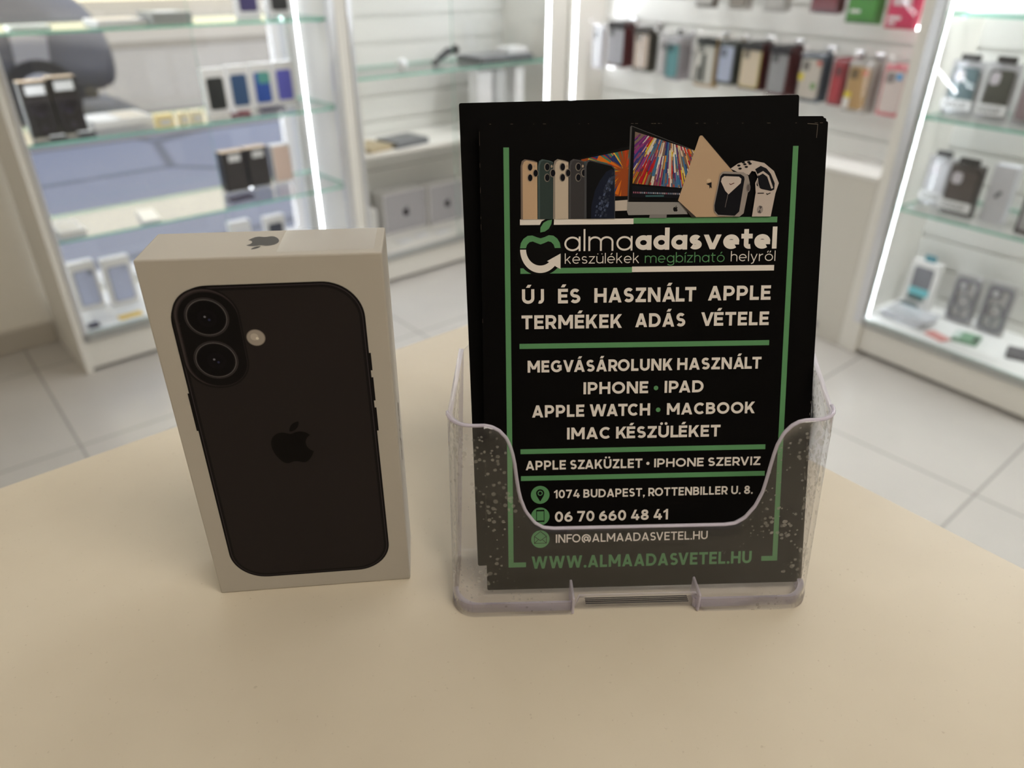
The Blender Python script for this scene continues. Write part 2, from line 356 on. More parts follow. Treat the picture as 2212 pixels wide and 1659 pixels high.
        W = 1.12; S_(arc(.56, .42, .56 - hx, .54 - h, -58, 250, 34)); S_(arc(.54, .42, .21, .21, 0, 360, 20)); S_([(.77, .64), (.77, .30)] + arc(.88, .30, .11, .10, 180, 330, 8)[1:])
    # ---- small letters
    elif b == 'k': W = .50; S_([(hx, 0), (hx, 1)]); S_([(hx, .26), (W - .06, xh)]); S_([(.20, .40), (W - .03, 0)])
    elif b == 'e': W = .62 + hx * .3; S_(arc(W / 2, xh / 2, W / 2 - hx, xh / 2 - h, 0, 312, 24)); S_([(hx, xh / 2 - h * .15), (W - hx * .2, xh / 2 - h * .15)] if w < .15 else [(hx, xh * .47), (W - hx * .1, xh * .47)])
    elif b == 's': W = .46 + hx * .5; c_ = W / 2; ry = max(.03, xh / 4 - h / 2); S_(arc(c_, xh - h - ry, c_ - .02 - hx, ry, 30, 250, 14) + arc(c_, h + ry, c_ - hx, ry, 70, -150, 14))
    elif b == 'z': W = .50; S_([(.02, xh - h), (W - hx, xh - h), (hx, h), (W, h)])
    elif b == 'u': W = .58; S_([(hx, xh), (hx, .27)] + arc(.29, .27, .29 - hx, .27 - h, 180, 360, 14) + [(W - hx, xh)]); S_([(W - hx, xh), (W - hx, 0)])
    elif b == 'l': W = 2 * hx; S_([(hx, 0), (hx, 1)])
    elif b == 'i': W = 2 * hx; S_([(hx, 0), (hx, xh)])
    elif b in 'mh':
        n = 2 if b == 'm' else 1; ww = .46; W = n * ww + 2 * hx; S_([(hx, 0), (hx, 1 if b == 'h' else xh)])
        for q in range(n):
            a = hx + q * ww; S_([(a + ww, 0)] + arc(a + ww / 2, xh * .62, ww / 2, xh * .38 - h, 0, 180, 12))
    elif b == 'g': W = .64; S_(arc(.32, xh / 2, .32 - hx, xh / 2 - h, 0, 360, 24)); S_([(W - hx, xh), (W - hx, -.06)] + arc(.32, -.06, .32 - hx, .18, 0, -150, 12)[1:])
    elif b == 'b': W = .64; S_(arc(.32, xh / 2, .32 - hx, xh / 2 - h, 0, 360, 24)); S_([(hx, 0), (hx, 1)])
    elif b == 'd': W = .64; S_(arc(.32, xh / 2, .32 - hx, xh / 2 - h, 0, 360, 24)); S_([(W - hx, 0), (W - hx, 1)])
    elif b == 'a': W = .64; S_(arc(.32, xh / 2, .32 - hx, xh / 2 - h, 0, 360, 24)); S_([(W - hx, 0), (W - hx, xh)])
    elif b == 'o': W = .66; S_(arc(.33, xh / 2, .33 - hx, xh / 2 - h, 0, 360, 24))
    elif b == 'n': W = .46 + 2 * hx; S_([(hx, 0), (hx, xh)]); S_([(W - hx, 0)] + arc(W / 2, xh * .62, W / 2 - hx, xh * .38 - h, 0, 180, 12))
    elif b == 'v': W = .62 + hx; D_(hw / 2, xh, W / 2, 0); D_(W - hw / 2, xh, W / 2, 0)
    elif b == 't': W = .36 + hx; x_ = .11 + hx; S_([(x_, .90), (x_, .20)] + arc(x_ + .13, .20, .13, .20 - h, 180, 290, 8)[1:]); S_([(0, xh - h * .8), (W, xh - h * .8)])
    elif b == 'y': W = .56; S_([(hx, xh), (W / 2, .02)]); S_([(W - hx, xh), (W / 2 - .06, -.16), (.06, -.24)])
    elif b == 'r': W = .36; S_([(hx, 0), (hx, xh)]); S_(arc(.32, xh * .55, .32 - hx, xh * .45 - h, 180, 88, 10))
    else: W = .3
    up = b.isupper(); cx = W / 2; y0 = 1.10 if up else xh + .12
    if ch in 'ÁÉÚ': D_(cx - .02, y0, cx + .10, y0 + .20)
    elif ch in 'éíó': S_([(cx - .03, y0), (cx + .10, y0 + .16)])
    elif ch == 'ő': S_([(cx - .14, y0), (cx - .06, y0 + .16)]); S_([(cx + .05, y0), (cx + .14, y0 + .16)])
    elif ch == 'Ü' or ch == 'ü':
        r_ = h * 1.05
        for sx in (-1, 1): E.append(('p', arc(cx + sx * .17, y0 + .09, hx * 1.1, r_, 0, 345, 23)))
    return E, W
TIGHT = {'AV', 'ÁV', 'VÁ', 'AT', 'LT', 'AT', 'TC', 'VÉ', 'WA', 'ÁL', 'PA', 'SV', 'RO', 'AW', 'LÉ', 'KÉ', 'RV', 'FO', 'ZA'}
def lettering(name, parent, body, x0, x1, base, cap, col, w=.2, layer=3, M=None, gap=.125, mat=None, xh=.70):
    """a line of drawn letters from x0 to x1 (mm), capitals cap mm tall on the base line, stroke w of the height"""
    sx = cap
    for it in range(6):
        hx = w * cap / sx / 2; x = 0.0; items = []
        for i, ch in enumerate(body):
            if ch == ' ': x += .30; continue
            E, W_ = glyph(ch, w, hx, xh); items.append((E, x)); x += W_ + gap - (.10 if body[i:i + 2] in TIGHT else 0)
        x -= gap; sx = (x1 - x0) / x
    k = Ink(); lay0 = layer; P = lambda q, ox: (x0 + (q[0] + ox) * sx, base + q[1] * cap); ww = w * cap
    for E, ox in items:
        for n_, (kind, d) in enumerate(E):
            layer = lay0 + n_ * .04
            if kind == 's': k.stroke([P(q, ox) for q in d], ww, col, layer)
            elif kind == 'p': k.add([P(q, ox) for q in d], col, layer)
            else:
                a, b = P(d[:2], ox), P(d[2:], ox); dx, dy = b[0] - a[0], b[1] - a[1]; u = ww * min(1.45, math.hypot(dx, dy) / max(.01, abs(dy))) / 2
                k.add([(a[0] - u, a[1]), (a[0] + u, a[1]), (b[0] + u, b[1]), (b[0] - u, b[1])], col, layer)
    o = k.build(name, parent, mat=mat)
    if M is not None: o.matrix_local = M
    return o
# ------------------------------------------------------------------ the room
def structure(o): o['kind'] = 'structure'; return o
def floor_mat():
    m = newmat('beige_floor_tiles'); nt = m.node_tree; N = nt.nodes; L = nt.links; b = N['Principled BSDF']; b.inputs['Roughness'].default_value = .22; b.inputs['Specular IOR Level'].default_value = .45
    t = N.new('ShaderNodeTexCoord'); mp = N.new('ShaderNodeMapping'); mp.vector_type = 'TEXTURE'
    mp.inputs['Location'].default_value = (.042, 2.214, 0); mp.inputs['Rotation'].default_value = (0, 0, R(33.9)); L.new(t.outputs['Object'], mp.inputs['Vector'])
    br = N.new('ShaderNodeTexBrick'); br.offset = 0; br.inputs['Scale'].default_value = 1; br.inputs['Brick Width'].default_value = .575; br.inputs['Row Height'].default_value = .575
    br.inputs['Mortar Size'].default_value = .0035; br.inputs['Mortar Smooth'].default_value = .2
    br.inputs['Color1'].default_value = (.52, .495, .465, 1); br.inputs['Color2'].default_value = (.495, .473, .443, 1); br.inputs['Mortar'].default_value = (.30, .285, .265, 1)
    L.new(mp.outputs[0], br.inputs['Vector'])
    nz = N.new('ShaderNodeTexNoise'); nz.inputs['Scale'].default_value = 5; nz.inputs['Detail'].default_value = 5; L.new(t.outputs['Object'], nz.inputs['Vector'])
    mr = N.new('ShaderNodeMapRange'); mr.inputs['To Min'].default_value = .92; mr.inputs['To Max'].default_value = 1.06; L.new(nz.outputs['Fac'], mr.inputs['Value'])
    mx = N.new('ShaderNodeMix'); mx.data_type = 'RGBA'; mx.blend_type = 'MULTIPLY'; mx.inputs[0].default_value = 1; L.new(br.outputs['Color'], mx.inputs[6]); L.new(mr.outputs[0], mx.inputs[7])
    L.new(mx.outputs[2], b.inputs['Base Color']); return m
FT = floor_mat()
def slab(name, pts, z0, z1, m):
    return structure(MB().prism([(p.x, p.y, z0) for p in pts], (0, 0, z1 - z0), m).build(name))
A0, A1 = LP(-2.9, .35), LP(2.62, .35)
B1 = RP(4.4, .36); corner_in = LP(2.62, .35)
room = [LP(-2.9, .355), LP(2.72, .355), RP(4.4, .36), RP(4.4, -4.3), LP(-2.9, -3.6)]
slab('floor', [LP(-2.9, .9), LP(3.2, .9), RP(4.4, .6), RP(4.4, -4.3), LP(-2.9, -3.6)], -.1, 0, FT)
PAINT = pbr('cream_wall_paint', (.84, .80, .72), .7, var=.02, scale=30)
CEIL = pbr('white_ceiling_paint', (.76, .75, .72), .8, var=.02)
slab('ceiling', [LP(-2.9, .5), LP(3.0, .5), RP(4.4, .5), RP(4.4, -4.3), LP(-2.9, -3.6)], 2.8, 2.95, CEIL)
def lwall(name, x0, x1, z0, z1, y0=.355, y1=.60):
    return structure(MB().box(x0, x1, y0, y1, z0, z1, PAINT).build(name, loc=LO, rot=(0, 0, LANG)))
w = MB()
w.box(-2.9, .03, .355, .6, 0, 7.2, PAINT); w.box(1.085, 3.1, .355, .6, 0, 7.2, PAINT)
w.box(.03, 1.085, .355, .6, 2.35, 7.2, PAINT); w.box(.03, 1.085, .355, .6, -.1, .13, PAINT)
structure(w.build('wall_left', loc=LO, rot=(0, 0, LANG)))
structure(MB().box(-2.3, 4.4, .365, .5, 0, 2.95, PAINT).build('wall_right', loc=RO, rot=(0, 0, RANG)))
def wallseg(name, a, b):
    d = (b - a); n = Vector((d.y, -d.x, 0)).normalized() * .1
    structure(MB().prism([(a.x, a.y, 0), (b.x, b.y, 0), (b.x + n.x, b.y + n.y, 0), (a.x + n.x, a.y + n.y, 0)], (0, 0, 2.95), PAINT).build(name))
wallseg('wall_far', RP(4.4, -4.3), RP(4.4, .5)); wallseg('wall_rear', LP(-2.9, -3.6), RP(4.4, -4.3)); wallseg('wall_side', LP(-2.9, .6), LP(-2.9, -3.6))
structure(MB().box(-2.9, -.002, .338, .354, 0, .078, pbr('beige_skirting', (.50, .46, .40), .5, var=.03), .002).build('baseboard_left', loc=LO, rot=(0, 0, LANG)))
win = structure(MB().box(.035, 1.08, .40, .41, .16, 2.33, GLASS).build('window_1', loc=LO, rot=(0, 0, LANG)))
fm = MB(); FR = pbr('white_window_frame', (.74, .74, .72), .4, var=.02)
for a in ((.03, .06, .13, 2.35), (1.055, 1.085, .13, 2.35), (.03, 1.085, .13, .16), (.03, 1.085, 2.31, 2.35)): fm.box(a[0], a[1], .385, .43, a[2], a[3], FR)
fm.build('window_frame', win)
# ------------------------------------------------------------------ the street behind the glass
ASPH = pbr('grey_asphalt', (.26, .26, .275), .85, var=.12, scale=9)
def asphalt_cracks():
    m = newmat('cracked_asphalt_pavement'); nt = m.node_tree; N = nt.nodes; L = nt.links; b = N['Principled BSDF']; b.inputs['Roughness'].default_value = .85
    t = N.new('ShaderNodeTexCoord'); v = N.new('ShaderNodeTexVoronoi'); v.feature = 'DISTANCE_TO_EDGE'; v.inputs['Scale'].default_value = .55; L.new(t.outputs['Object'], v.inputs['Vector'])
    r = N.new('ShaderNodeValToRGB'); r.color_ramp.elements[0].position = 0; r.color_ramp.elements[0].color = (.10, .10, .105, 1); r.color_ramp.elements[1].position = .03; r.color_ramp.elements[1].color = (.27, .27, .285, 1)
    L.new(v.outputs['Distance'], r.inputs[0]); L.new(r.outputs[0], b.inputs['Base Color']); return m
def street(name, x0, x1, y0, y1, z0, z1, m):
    return structure(MB().box(x0, x1, y0, y1, z0, z1, m).build(name, loc=LO, rot=(0, 0, LANG)))
street('ground_pavement', -6, 14, .6, 4.2, -.3, -.1, asphalt_cracks())
street('trim_1', -6, 14, 4.2, 4.42, -.3, -.09, pbr('granite_kerb', (.26, .235, .20), .8, var=.15, scale=20))
street('ground_road', -14, 30, 4.42, 12.5, -.4, -.2, pbr('pale_road_surface', (.15, .143, .13), .85, var=.12, scale=6))
street('ground_far_pavement', -14, 30, 12.5, 29, -.4, -.08, pbr('pale_paving', (.18, .17, .15), .85, var=.12, scale=6))
hb = thing('street_building', 'sunlit cream building across the street beyond the glass cabinet', 'building', LP(0, 28, -.1), LANG)
f = MB(); f.box(-20, 50, 0, 6, 0, 20, pbr('cream_render', (.95, .86, .60), .85, var=.08, scale=.8)); f.build('wall', hb)
for i in range(-6, 18):
    for k in range(2):
        MB().box(i * 2.4, i * 2.4 + 1.1, -.05, .1, 12.2 + k * 3.6, 14.0 + k * 3.6, pbr('dark_window_pane', (.07, .08, .10), .15), .0).build('window', hb)

def car():
    c = thing('car', 'dark grey car parked across the pavement, seen through the glass cabinet', 'car', LP(1.92, 5.5, -.2), LANG)
    PA = pbr('dark_grey_car_paint', (.13, .13, .135), .22, .3, .6, var=.05); GL = pbr('dark_car_glass', (.03, .035, .04), .06, 0, .8); TY = pbr('black_tyre', (.02, .02, .02), .8)
    prof = [(0, .36), (-.0, .74), (-.09, 1.0), (-.34, 1.2), (-.8, 1.34), (-1.5, 1.75), (-2.2, 1.9), (-3.4, 1.86), (-4.0, 1.5), (-4.2, 1.1), (-4.22, .4), (-4.05, .24), (-.15, .24)]
    bm = bmesh.new(); rings = []
    for y, kx, kz in ((0, .93, .90), (.10, .985, .97), (.5, 1, 1), (1.25, 1, 1), (1.65, .985, .97), (1.75, .93, .90)):
        rings.append([bm.verts.new((-2.1 + (x + 2.1) * kx, y, .55 + (z - .55) * kz)) for x, z in prof])
    n = len(prof)
    for a, b in zip(rings, rings[1:]):
        for i in range(n): bm.faces.new((a[i], a[(i + 1) % n], b[(i + 1) % n], b[i]))
    bm.faces.new(rings[0][::-1]); bm.faces.new(rings[-1])
    bmesh.ops.recalc_face_normals(bm, faces=bm.faces[:])
    for fc in bm.faces: fc.smooth = True
    me = bpy.data.meshes.new('body'); bm.to_mesh(me); bm.free(); me.materials.append(PA)
    o = bpy.data.objects.new('body', me); COL.objects.link(o); o.parent = c
    md = o.modifiers.new('sub', 'SUBSURF'); md.levels = md.render_levels = 2
    for x in (-.75, -3.35):
        for y in (-.02, 1.55):
            wh = MB(); wh.cyl((x, y, .31), (0, 1, 0), .31, .22, TY, 28); wo = wh.build('wheel', c)
            MB().cyl((x, y - .01 if y < 1 else y + .19, .31), (0, 1, 0), .2, .04, ALU, 20).build('hub_cap', wo)
    s = MB(); s.prism([(-1.25, -.0, 1.25), (-3.6, -.0, 1.25), (-3.3, .12, 1.68), (-2.3, .12, 1.72), (-1.75, .12, 1.62)], (0, .03, 0), GL); s.build('side_window', c)
    MB().prism([(-.90, -.012, .52), (-.64, -.012, .50), (-.60, -.012, .80), (-.88, -.012, .84)], (0, .05, 0), pbr('pale_reflection_grey', (.42, .40, .37), .2)).build('pale_reflection', c)  # added pale grey plate, imitates light reflected on the car side
    MB().box(-3.9, -.3, -.01, .04, .26, .34, BPLAST, .01).build('sill', c)
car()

# ------------------------------------------------------------------ ceiling lamps
for x, y, a, i in ((.85, -.70, 0, 'above the counter'), (-2.0, .45, R(34), 'added out of view to brighten the left wall'), (.75, 1.25, R(34), 'over the floor in front of the cabinets')):
    c = thing('ceiling_lamp', 'flat white ceiling lamp panel ' + i, 'lamp', (x, y, 2.73), a)
    m = MB(); m.box(-.63, .63, -.33, .33, 0, .07, WHITE, .004); m.build('housing', c)

# ------------------------------------------------------------------ the counter
def counter():
    c = thing('shop_counter', 'pale cream counter with its corner behind the leaflet holder', 'counter')
    m = newmat('cream_counter_laminate'); nt = m.node_tree; N = nt.nodes; L = nt.links; b = N['Principled BSDF']
    b.inputs['Roughness'].default_value = .38; b.inputs['Specular IOR Level'].default_value = .4
    t = N.new('ShaderNodeTexCoord'); nz = N.new('ShaderNodeTexNoise'); nz.inputs['Scale'].default_value = 14; nz.inputs['Detail'].default_value = 6; L.new(t.outputs['Object'], nz.inputs['Vector'])
    n2 = N.new('ShaderNodeTexNoise'); n2.inputs['Scale'].default_value = 520; n2.inputs['Detail'].default_value = 2; L.new(t.outputs['Object'], n2.inputs['Vector'])
    r = N.new('ShaderNodeValToRGB'); r.color_ramp.elements[0].position = .3; r.color_ramp.elements[0].color = (.625, .55, .435, 1); r.color_ramp.elements[1].position = .7; r.color_ramp.elements[1].color = (.675, .60, .48, 1)
    L.new(nz.outputs['Fac'], r.inputs[0])
    r2 = N.new('ShaderNodeValToRGB'); r2.color_ramp.elements[0].position = .24; r2.color_ramp.elements[0].color = (.86, .84, .82, 1); r2.color_ramp.elements[1].position = .30; r2.color_ramp.elements[1].color = (1, 1, 1, 1)
    L.new(n2.outputs['Fac'], r2.inputs[0])
    mx = N.new('ShaderNodeMix'); mx.data_type = 'RGBA'; mx.blend_type = 'MULTIPLY'; mx.inputs[0].default_value = 1
    L.new(r.outputs[0], mx.inputs[6]); L.new(r2.outputs[0], mx.inputs[7]); L.new(mx.outputs[2], b.inputs['Base Color'])
    P = Vector((.175, .314)); u = Vector((-math.cos(R(34.4)), -math.sin(R(34.4)))); v = Vector((math.cos(R(-57.2)), math.sin(R(-57.2))))
    q = [P, P + v * 1.9, P + v * 1.9 + u * 1.35, P + u * 1.35]
    bm = MB(); bm.prism([(p.x, p.y, T - .036) for p in q], (0, 0, .036), m); o = bm.build('worktop', c)
    o.modifiers.new('bev', 'BEVEL').width = .0012
    q = [P + v * .05 + u * .05, P + v * 1.85 + u * .05, P + v * 1.85 + u * 1.3, P + v * .05 + u * 1.3]
    MB().prism([(p.x, p.y, 0) for p in q], (0, 0, T - .036), WHITE).build('base_cabinet', c)
counter()

# ------------------------------------------------------------------ phone box on the counter
def phone_box():
    W_, D_, H_ = .0892, .0302, .1663
    c = thing('phone_box', 'white phone box standing on the counter, black phone printed on its front', 'box', (0, 0, T))
    BC = pbr('matt_white_box_card', (.49, .455, .405), .6, spec=.1, var=.015)
    MB().box(0, W_, 0, D_, 0, H_, BC, .0007, seg=2).build('carton', c)
    k = Ink(); DK = sr(38, 33, 33); RIM = sr(62, 54, 56); BL = sr(8, 6, 8)
    x0, x1, z0, z1 = 8.1, 80.6, 8.6, 155.7
    k.add(rrect(x0, x1, z0, z1, 15.5, 14), sr(14, 11, 13), 0)
    k.add(rrect(x0 + .8, x1 - .8, z0 + .8, z1 - .8, 14.8, 14), sr(58, 52, 56), 1)
    k.add(rrect(x0 + 1.15, x1 - 1.15, z0 + 1.15, z1 - 1.15, 14.5, 14), sr(22, 18, 20), 2)
    k.add(rrect(x0 + 2.2, x1 - 2.2, z0 + 2.2, z1 - 2.2, 13.6, 14), DK, 3)
    for a, b in ((124.5, 116.5), (113.3, 102.2), (98.8, 87.2)): k.rect(x1, x1 + .7, b, a, sr(16, 12, 14), 0)
    k.rect(x0 - .6, x0, 92, 110, sr(16, 12, 14), 0)
    k.build('printed_phone', c)
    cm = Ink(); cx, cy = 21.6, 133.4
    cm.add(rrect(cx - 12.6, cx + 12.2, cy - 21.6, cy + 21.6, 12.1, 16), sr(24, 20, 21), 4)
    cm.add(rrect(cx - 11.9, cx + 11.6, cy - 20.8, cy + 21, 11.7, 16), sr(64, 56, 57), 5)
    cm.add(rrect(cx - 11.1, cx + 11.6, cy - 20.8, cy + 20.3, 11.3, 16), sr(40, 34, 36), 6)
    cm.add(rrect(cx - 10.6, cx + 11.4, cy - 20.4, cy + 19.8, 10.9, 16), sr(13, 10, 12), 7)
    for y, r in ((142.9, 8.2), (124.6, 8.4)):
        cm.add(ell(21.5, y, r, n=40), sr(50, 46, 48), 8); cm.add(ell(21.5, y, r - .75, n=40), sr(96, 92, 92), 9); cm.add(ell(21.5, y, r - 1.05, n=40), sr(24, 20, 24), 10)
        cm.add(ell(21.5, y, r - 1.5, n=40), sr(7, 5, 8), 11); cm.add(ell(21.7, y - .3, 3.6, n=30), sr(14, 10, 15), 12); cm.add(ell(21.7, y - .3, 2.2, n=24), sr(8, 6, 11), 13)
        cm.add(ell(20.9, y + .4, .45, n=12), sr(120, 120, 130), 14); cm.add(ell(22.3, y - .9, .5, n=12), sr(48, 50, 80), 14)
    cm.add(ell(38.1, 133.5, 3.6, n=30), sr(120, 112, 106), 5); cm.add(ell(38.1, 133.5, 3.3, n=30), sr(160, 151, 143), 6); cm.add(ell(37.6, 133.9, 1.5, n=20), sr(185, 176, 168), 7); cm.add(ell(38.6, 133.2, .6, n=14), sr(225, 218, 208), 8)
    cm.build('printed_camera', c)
    lg = Ink()
    for o in apple(44.2, 83.6, 15.9): lg.add(o, sr(6, 3, 4), 4)
    lg.build('printed_logo', c, 'black printed apple logo on the phone back')
    tp = Ink()
    for o in apple(43.4, 0, 11.2, True): tp.add(o, sr(52, 46, 42), 0)
    o = tp.build('lid_logo', c, 'dark apple logo printed on the lid edge')
    o.matrix_local = Matrix.Translation((0, .0152, H_)) @ Matrix.Rotation(R(-90), 4, 'X')
    # torn clear seal across the lid
    bm = bmesh.new(); nx, ny = 26, 9; g = []
    for i in range(nx + 1):
        row = []
        for j in range(ny + 1):
            x = 50 + 36 * i / nx; y = 4 + 26.4 * j / ny
            h = .12 + .35 * abs(math.sin(i * .9 + j * 1.7)) * (j / ny) ** 1.5 + (.9 * math.exp(-((x - 70) / 3.2) ** 2) + .5 * math.exp(-((x - 58) / 4.) ** 2)) * (j / ny) ** 4
            if i in (0, nx) or j == 0: h = .05
            row.append(bm.verts.new((x / 1000, (y + random.uniform(-.15, .15)) / 1000, H_ + h / 1000)))
        g.append(row)
    for i in range(nx):
        for j in range(ny):
            fc = bm.faces.new((g[i][j], g[i + 1][j], g[i + 1][j + 1], g[i][j + 1])); fc.smooth = True
    me = bpy.data.meshes.new('torn_seal'); bm.to_mesh(me); bm.free(); me.materials.append(thin('clear_seal_film', (.985, .985, .985), 1.2, .35))
    o = bpy.data.objects.new('torn_seal', me); COL.objects.link(o); o.parent = c; o['label'] = 'crumpled clear seal film on the lid'
    # writing on the narrow right side, reading from top to bottom
    M = Matrix.Translation((W_, 0, 0)) @ Matrix(((0, -1, 0, 0), (0, 0, 1, 0), (-1, 0, 0, 0), (0, 0, 0, 1))).inverted_safe().to_4x4()
    M = Matrix(((0, -1, 0, W_), (0, 0, 1, 0), (-1, 0, 0, 0), (0, 0, 0, 1)))
    lettering('side_lettering', c, 'iPhone', -91, -61, 12, 7, sr(40, 36, 34), .1, 1, M)
phone_box()

# ------------------------------------------------------------------ leaflets and holder
EL = Vector((math.cos(R(-4.0723)), math.sin(R(-4.0723)), 0)); NL = Vector((-EL.y, EL.x, 0)); tl = R(20.519)
UP = NL * math.sin(tl) + Vector((0, 0, math.cos(tl)))
FO = Vector((.1254, -.0153, T + .0042)); FN = NL * math.cos(tl) - Vector((0, 0, math.sin(tl)))
FM = Matrix(((EL.x, FN.x, UP.x, 0), (EL.y, FN.y, UP.y, 0), (EL.z, FN.z, UP.z, 0), (0, 0, 0, 1)))
FBLACK = pbr('black_leaflet_paper', sr(4, 3, 3), .5, spec=.08, var=.15, scale=140)
FEDGE = pbr('worn_leaflet_edge', (.05, .046, .043), .8, var=.7, scale=400)
def leaflet(label, dx, dd, dz, roll, parts=False, corner=0.0):
    c = thing('leaflet', label, 'leaflet', group='black leaflets in the clear holder')
    c.matrix_world = Matrix.Translation(FO + EL * dx / 1000 + FN * dd / 1000 + UP * dz / 1000) @ FM @ Matrix.Rotation(-R(roll), 4, 'Y')
    m = MB(); m.prism([(p[0] / 1000, 0, p[1] / 1000) for p in rrect(0, 148, 0, 210, .8, 2)], (0, .00028, 0), FBLACK, FEDGE); m.build('sheet', c)
    return c
lf = leaflet('front black leaflet in the clear holder, fully readable, showing phones, computers and green lines', 0, 0, 0, .13)
for dx, dd, dz, ro, lab in ((1.2, .5, 1.0, .15, 'black leaflet directly behind the front readable one'), (2.4, 1.0, .9, .05, 'black leaflet third from the front, its right corner sticking out farthest'),
                            (2.0, 1.6, 2.2, .1, 'black leaflet fourth from the front of the stack'), (1.0, 2.2, 3.2, .05, 'black leaflet second from the back of the stack'),
                            (-4.2, 6.0, 9.6, 1.3, 'rearmost black leaflet, tilted and standing highest above the stack')):
    leaflet(lab, dx, dd, dz, ro)
GR = sr(90, 142, 96); WH = sr(224, 216, 209)
def leaflet_print(p):
    k = Ink()
    k.rect(10.2, 12.6, 11, 200.3, GR); k.rect(10.2, 18.4, 11, 13.4, GR, 1); k.build('printed_border', p); k = Ink(); k.rect(135.4, 137.8, 11, 200.3, GR); k.rect(130.1, 137.8, 11, 13.4, GR, 1)
    k.build('printed_border', p)
    k = Ink()
    k.rect(17, 66.5, 167.9, 170.3, WH, 0); k.rect(66.5, 130, 168.1, 170.5, GR, 0); k.rect(17, 66.2, 147, 149.4, GR); k.rect(66.2, 129.6, 147.2, 149.6, WH)
    k.rect(16.3, 129, 113.9, 116.2, GR); k.rect(16.3, 129.5, 65.6, 67.9, GR); k.rect(16.4, 129.8, 52.9, 55.2, GR)
    for x, z, r, c in ((78, 95.2, 1.05, GR), (79.2, 85.1, 1.05, GR), (75.0, 60.0, .75, WH)): k.add(ell(x, z, r, n=20), c)
    k.build('printed_rules', p)
    # ---- emblem
    k = Ink(); BK = sr(4, 3, 3)
    k.add(ell(25.8, 155.4, 9.9, 9.2, n=48), BK, 1); k.add([(26.4, 163.6), (24.9, 166.6), (26.4, 169.4), (29.6, 171.2), (31.9, 171.2), (31.7, 168), (29.6, 164.6)], BK, 1)
    up = [(16.94, 158), (17.3, 160.2), (18.4, 162), (20.3, 163.3), (22.3, 163.45), (24.2, 162.7), (25.9, 162.2), (27.6, 162.7), (29.5, 163.5), (31.5, 163.3), (33.2, 162), (34.3, 160.2), (34.67, 158)]
    inn = [(19.5, 158), (20.0, 159.5), (21.1, 160.6), (22.5, 160.9), (24.2, 160.2), (25.9, 159.6), (27.6, 160.2), (29.2, 160.9), (30.5, 160.6), (31.6, 159.5), (32.1, 158)]
    inn = [(19.5 + (32.1 - 19.5) * i / 12, 0) for i in range(13)] and [inn[0]] + [inn[1]] + inn[1:10] + [inn[9]] + [inn[10]]
    for i in range(12): k.add([up[i], up[i + 1], inn[i + 1], inn[i]], GR, 3)
    k.add([(25.8, 164.7), (25.9, 166.8), (27.2, 168.8), (29, 169.8), (30.9, 170.1), (30.6, 168.2), (29.5, 166.2), (27.8, 165.1)], GR, 3)
    A = [(25.8 + 8.86 * math.cos(R(a)), 157.4 + 10.1 * math.sin(R(a))) for a in range(180, 325, 6)]; B = [(25.8 + 6.25 * math.cos(R(a)), 157.4 + 6.9 * math.sin(R(a))) for a in range(180, 325, 6)]
    for i in range(len(A) - 1): k.add([A[i], A[i + 1], B[i + 1], B[i]], WH, 3)
    k.add([(34.65, 155.6), (34.62, 148.9), (32.9, 149.8), (30.4, 151.6), (28.7, 152.4)], WH, 3.1)
    k.build('printed_emblem', p, 'green and white apple emblem with an arrow')
    # ---- wordmark
    lettering('printed_wordmark', p, 'alma', 36.3, 66.2, 156.55, 9.4, WH, .085, gap=.12, xh=.665)
    lettering('printed_wordmark', p, 'adasvetel', 67.5, 130.2, 156.75, 9.5, WH, .215, gap=.075, xh=.665)
    t = lambda b, x0, x1, base, cap, col=WH, w=.215: lettering('printed_text', p, b, x0, x1, base, cap, col, w)
    t('készülékek', 36.5, 69.2, 151.15, 4.5, w=.085); t('megbízható', 71.8, 107.2, 151.15, 4.5, GR, .085); t('helyről', 110, 129.9, 151.4, 4.5, w=.085)
    t('ÚJ', 17.6, 27.3, 133.9, 6.4); t('ÉS', 33.5, 43.4, 133.9, 6.4); t('HASZNÁLT', 49.6, 95, 134.0, 6.4); t('APPLE', 100.4, 128.6, 134.3, 6.4)
    t('TERMÉKEK', 17.3, 62, 122.7, 6.1); t('ADÁS', 68, 90.5, 122.9, 6.1); t('VÉTELE', 97.6, 128.3, 123.0, 6.1)
    t('MEGVÁSÁROLUNK', 19.85, 85.2, 103.2, 5.4); t('HASZNÁLT', 87.4, 125.8, 103.3, 5.4)
    t('IPHONE', 45, 74.4, 92.9, 5.5); t('IPAD', 81.9, 99.7, 92.9, 5.5); t('APPLE WATCH', 21.7, 75.5, 82.6, 5.6); t('MACBOOK', 83.2, 123.7, 82.7, 5.4)
    t('IMAC KÉSZÜLÉKET', 37.6, 108.2, 72.1, 5.5)
    t('APPLE SZAKÜZLET', 18.6, 72.4, 58.0, 4.4, w=.2); t('IPHONE SZERVIZ', 77.9, 127.5, 58.1, 4.1, w=.2)
    t('1074 BUDAPEST, ROTTENBILLER U. 8.', 31.6, 124.5, 44.3, 4.0, w=.19); t('06 70 660 48 41', 32, 84.9, 32.8, 5.1, w=.2)
    t('INFO@ALMAADASVETEL.HU', 32.4, 104, 22.6, 4.1, w=.16); t('WWW.ALMAADASVETEL.HU', 21, 125.4, 10.1, 6.1, GR, .2)
    # ---- round icons
    k = Ink()
    for z in (46.1, 35.7, 24.6): k.add(ell(25.2, z, 4.3, n=36), GR, 1)
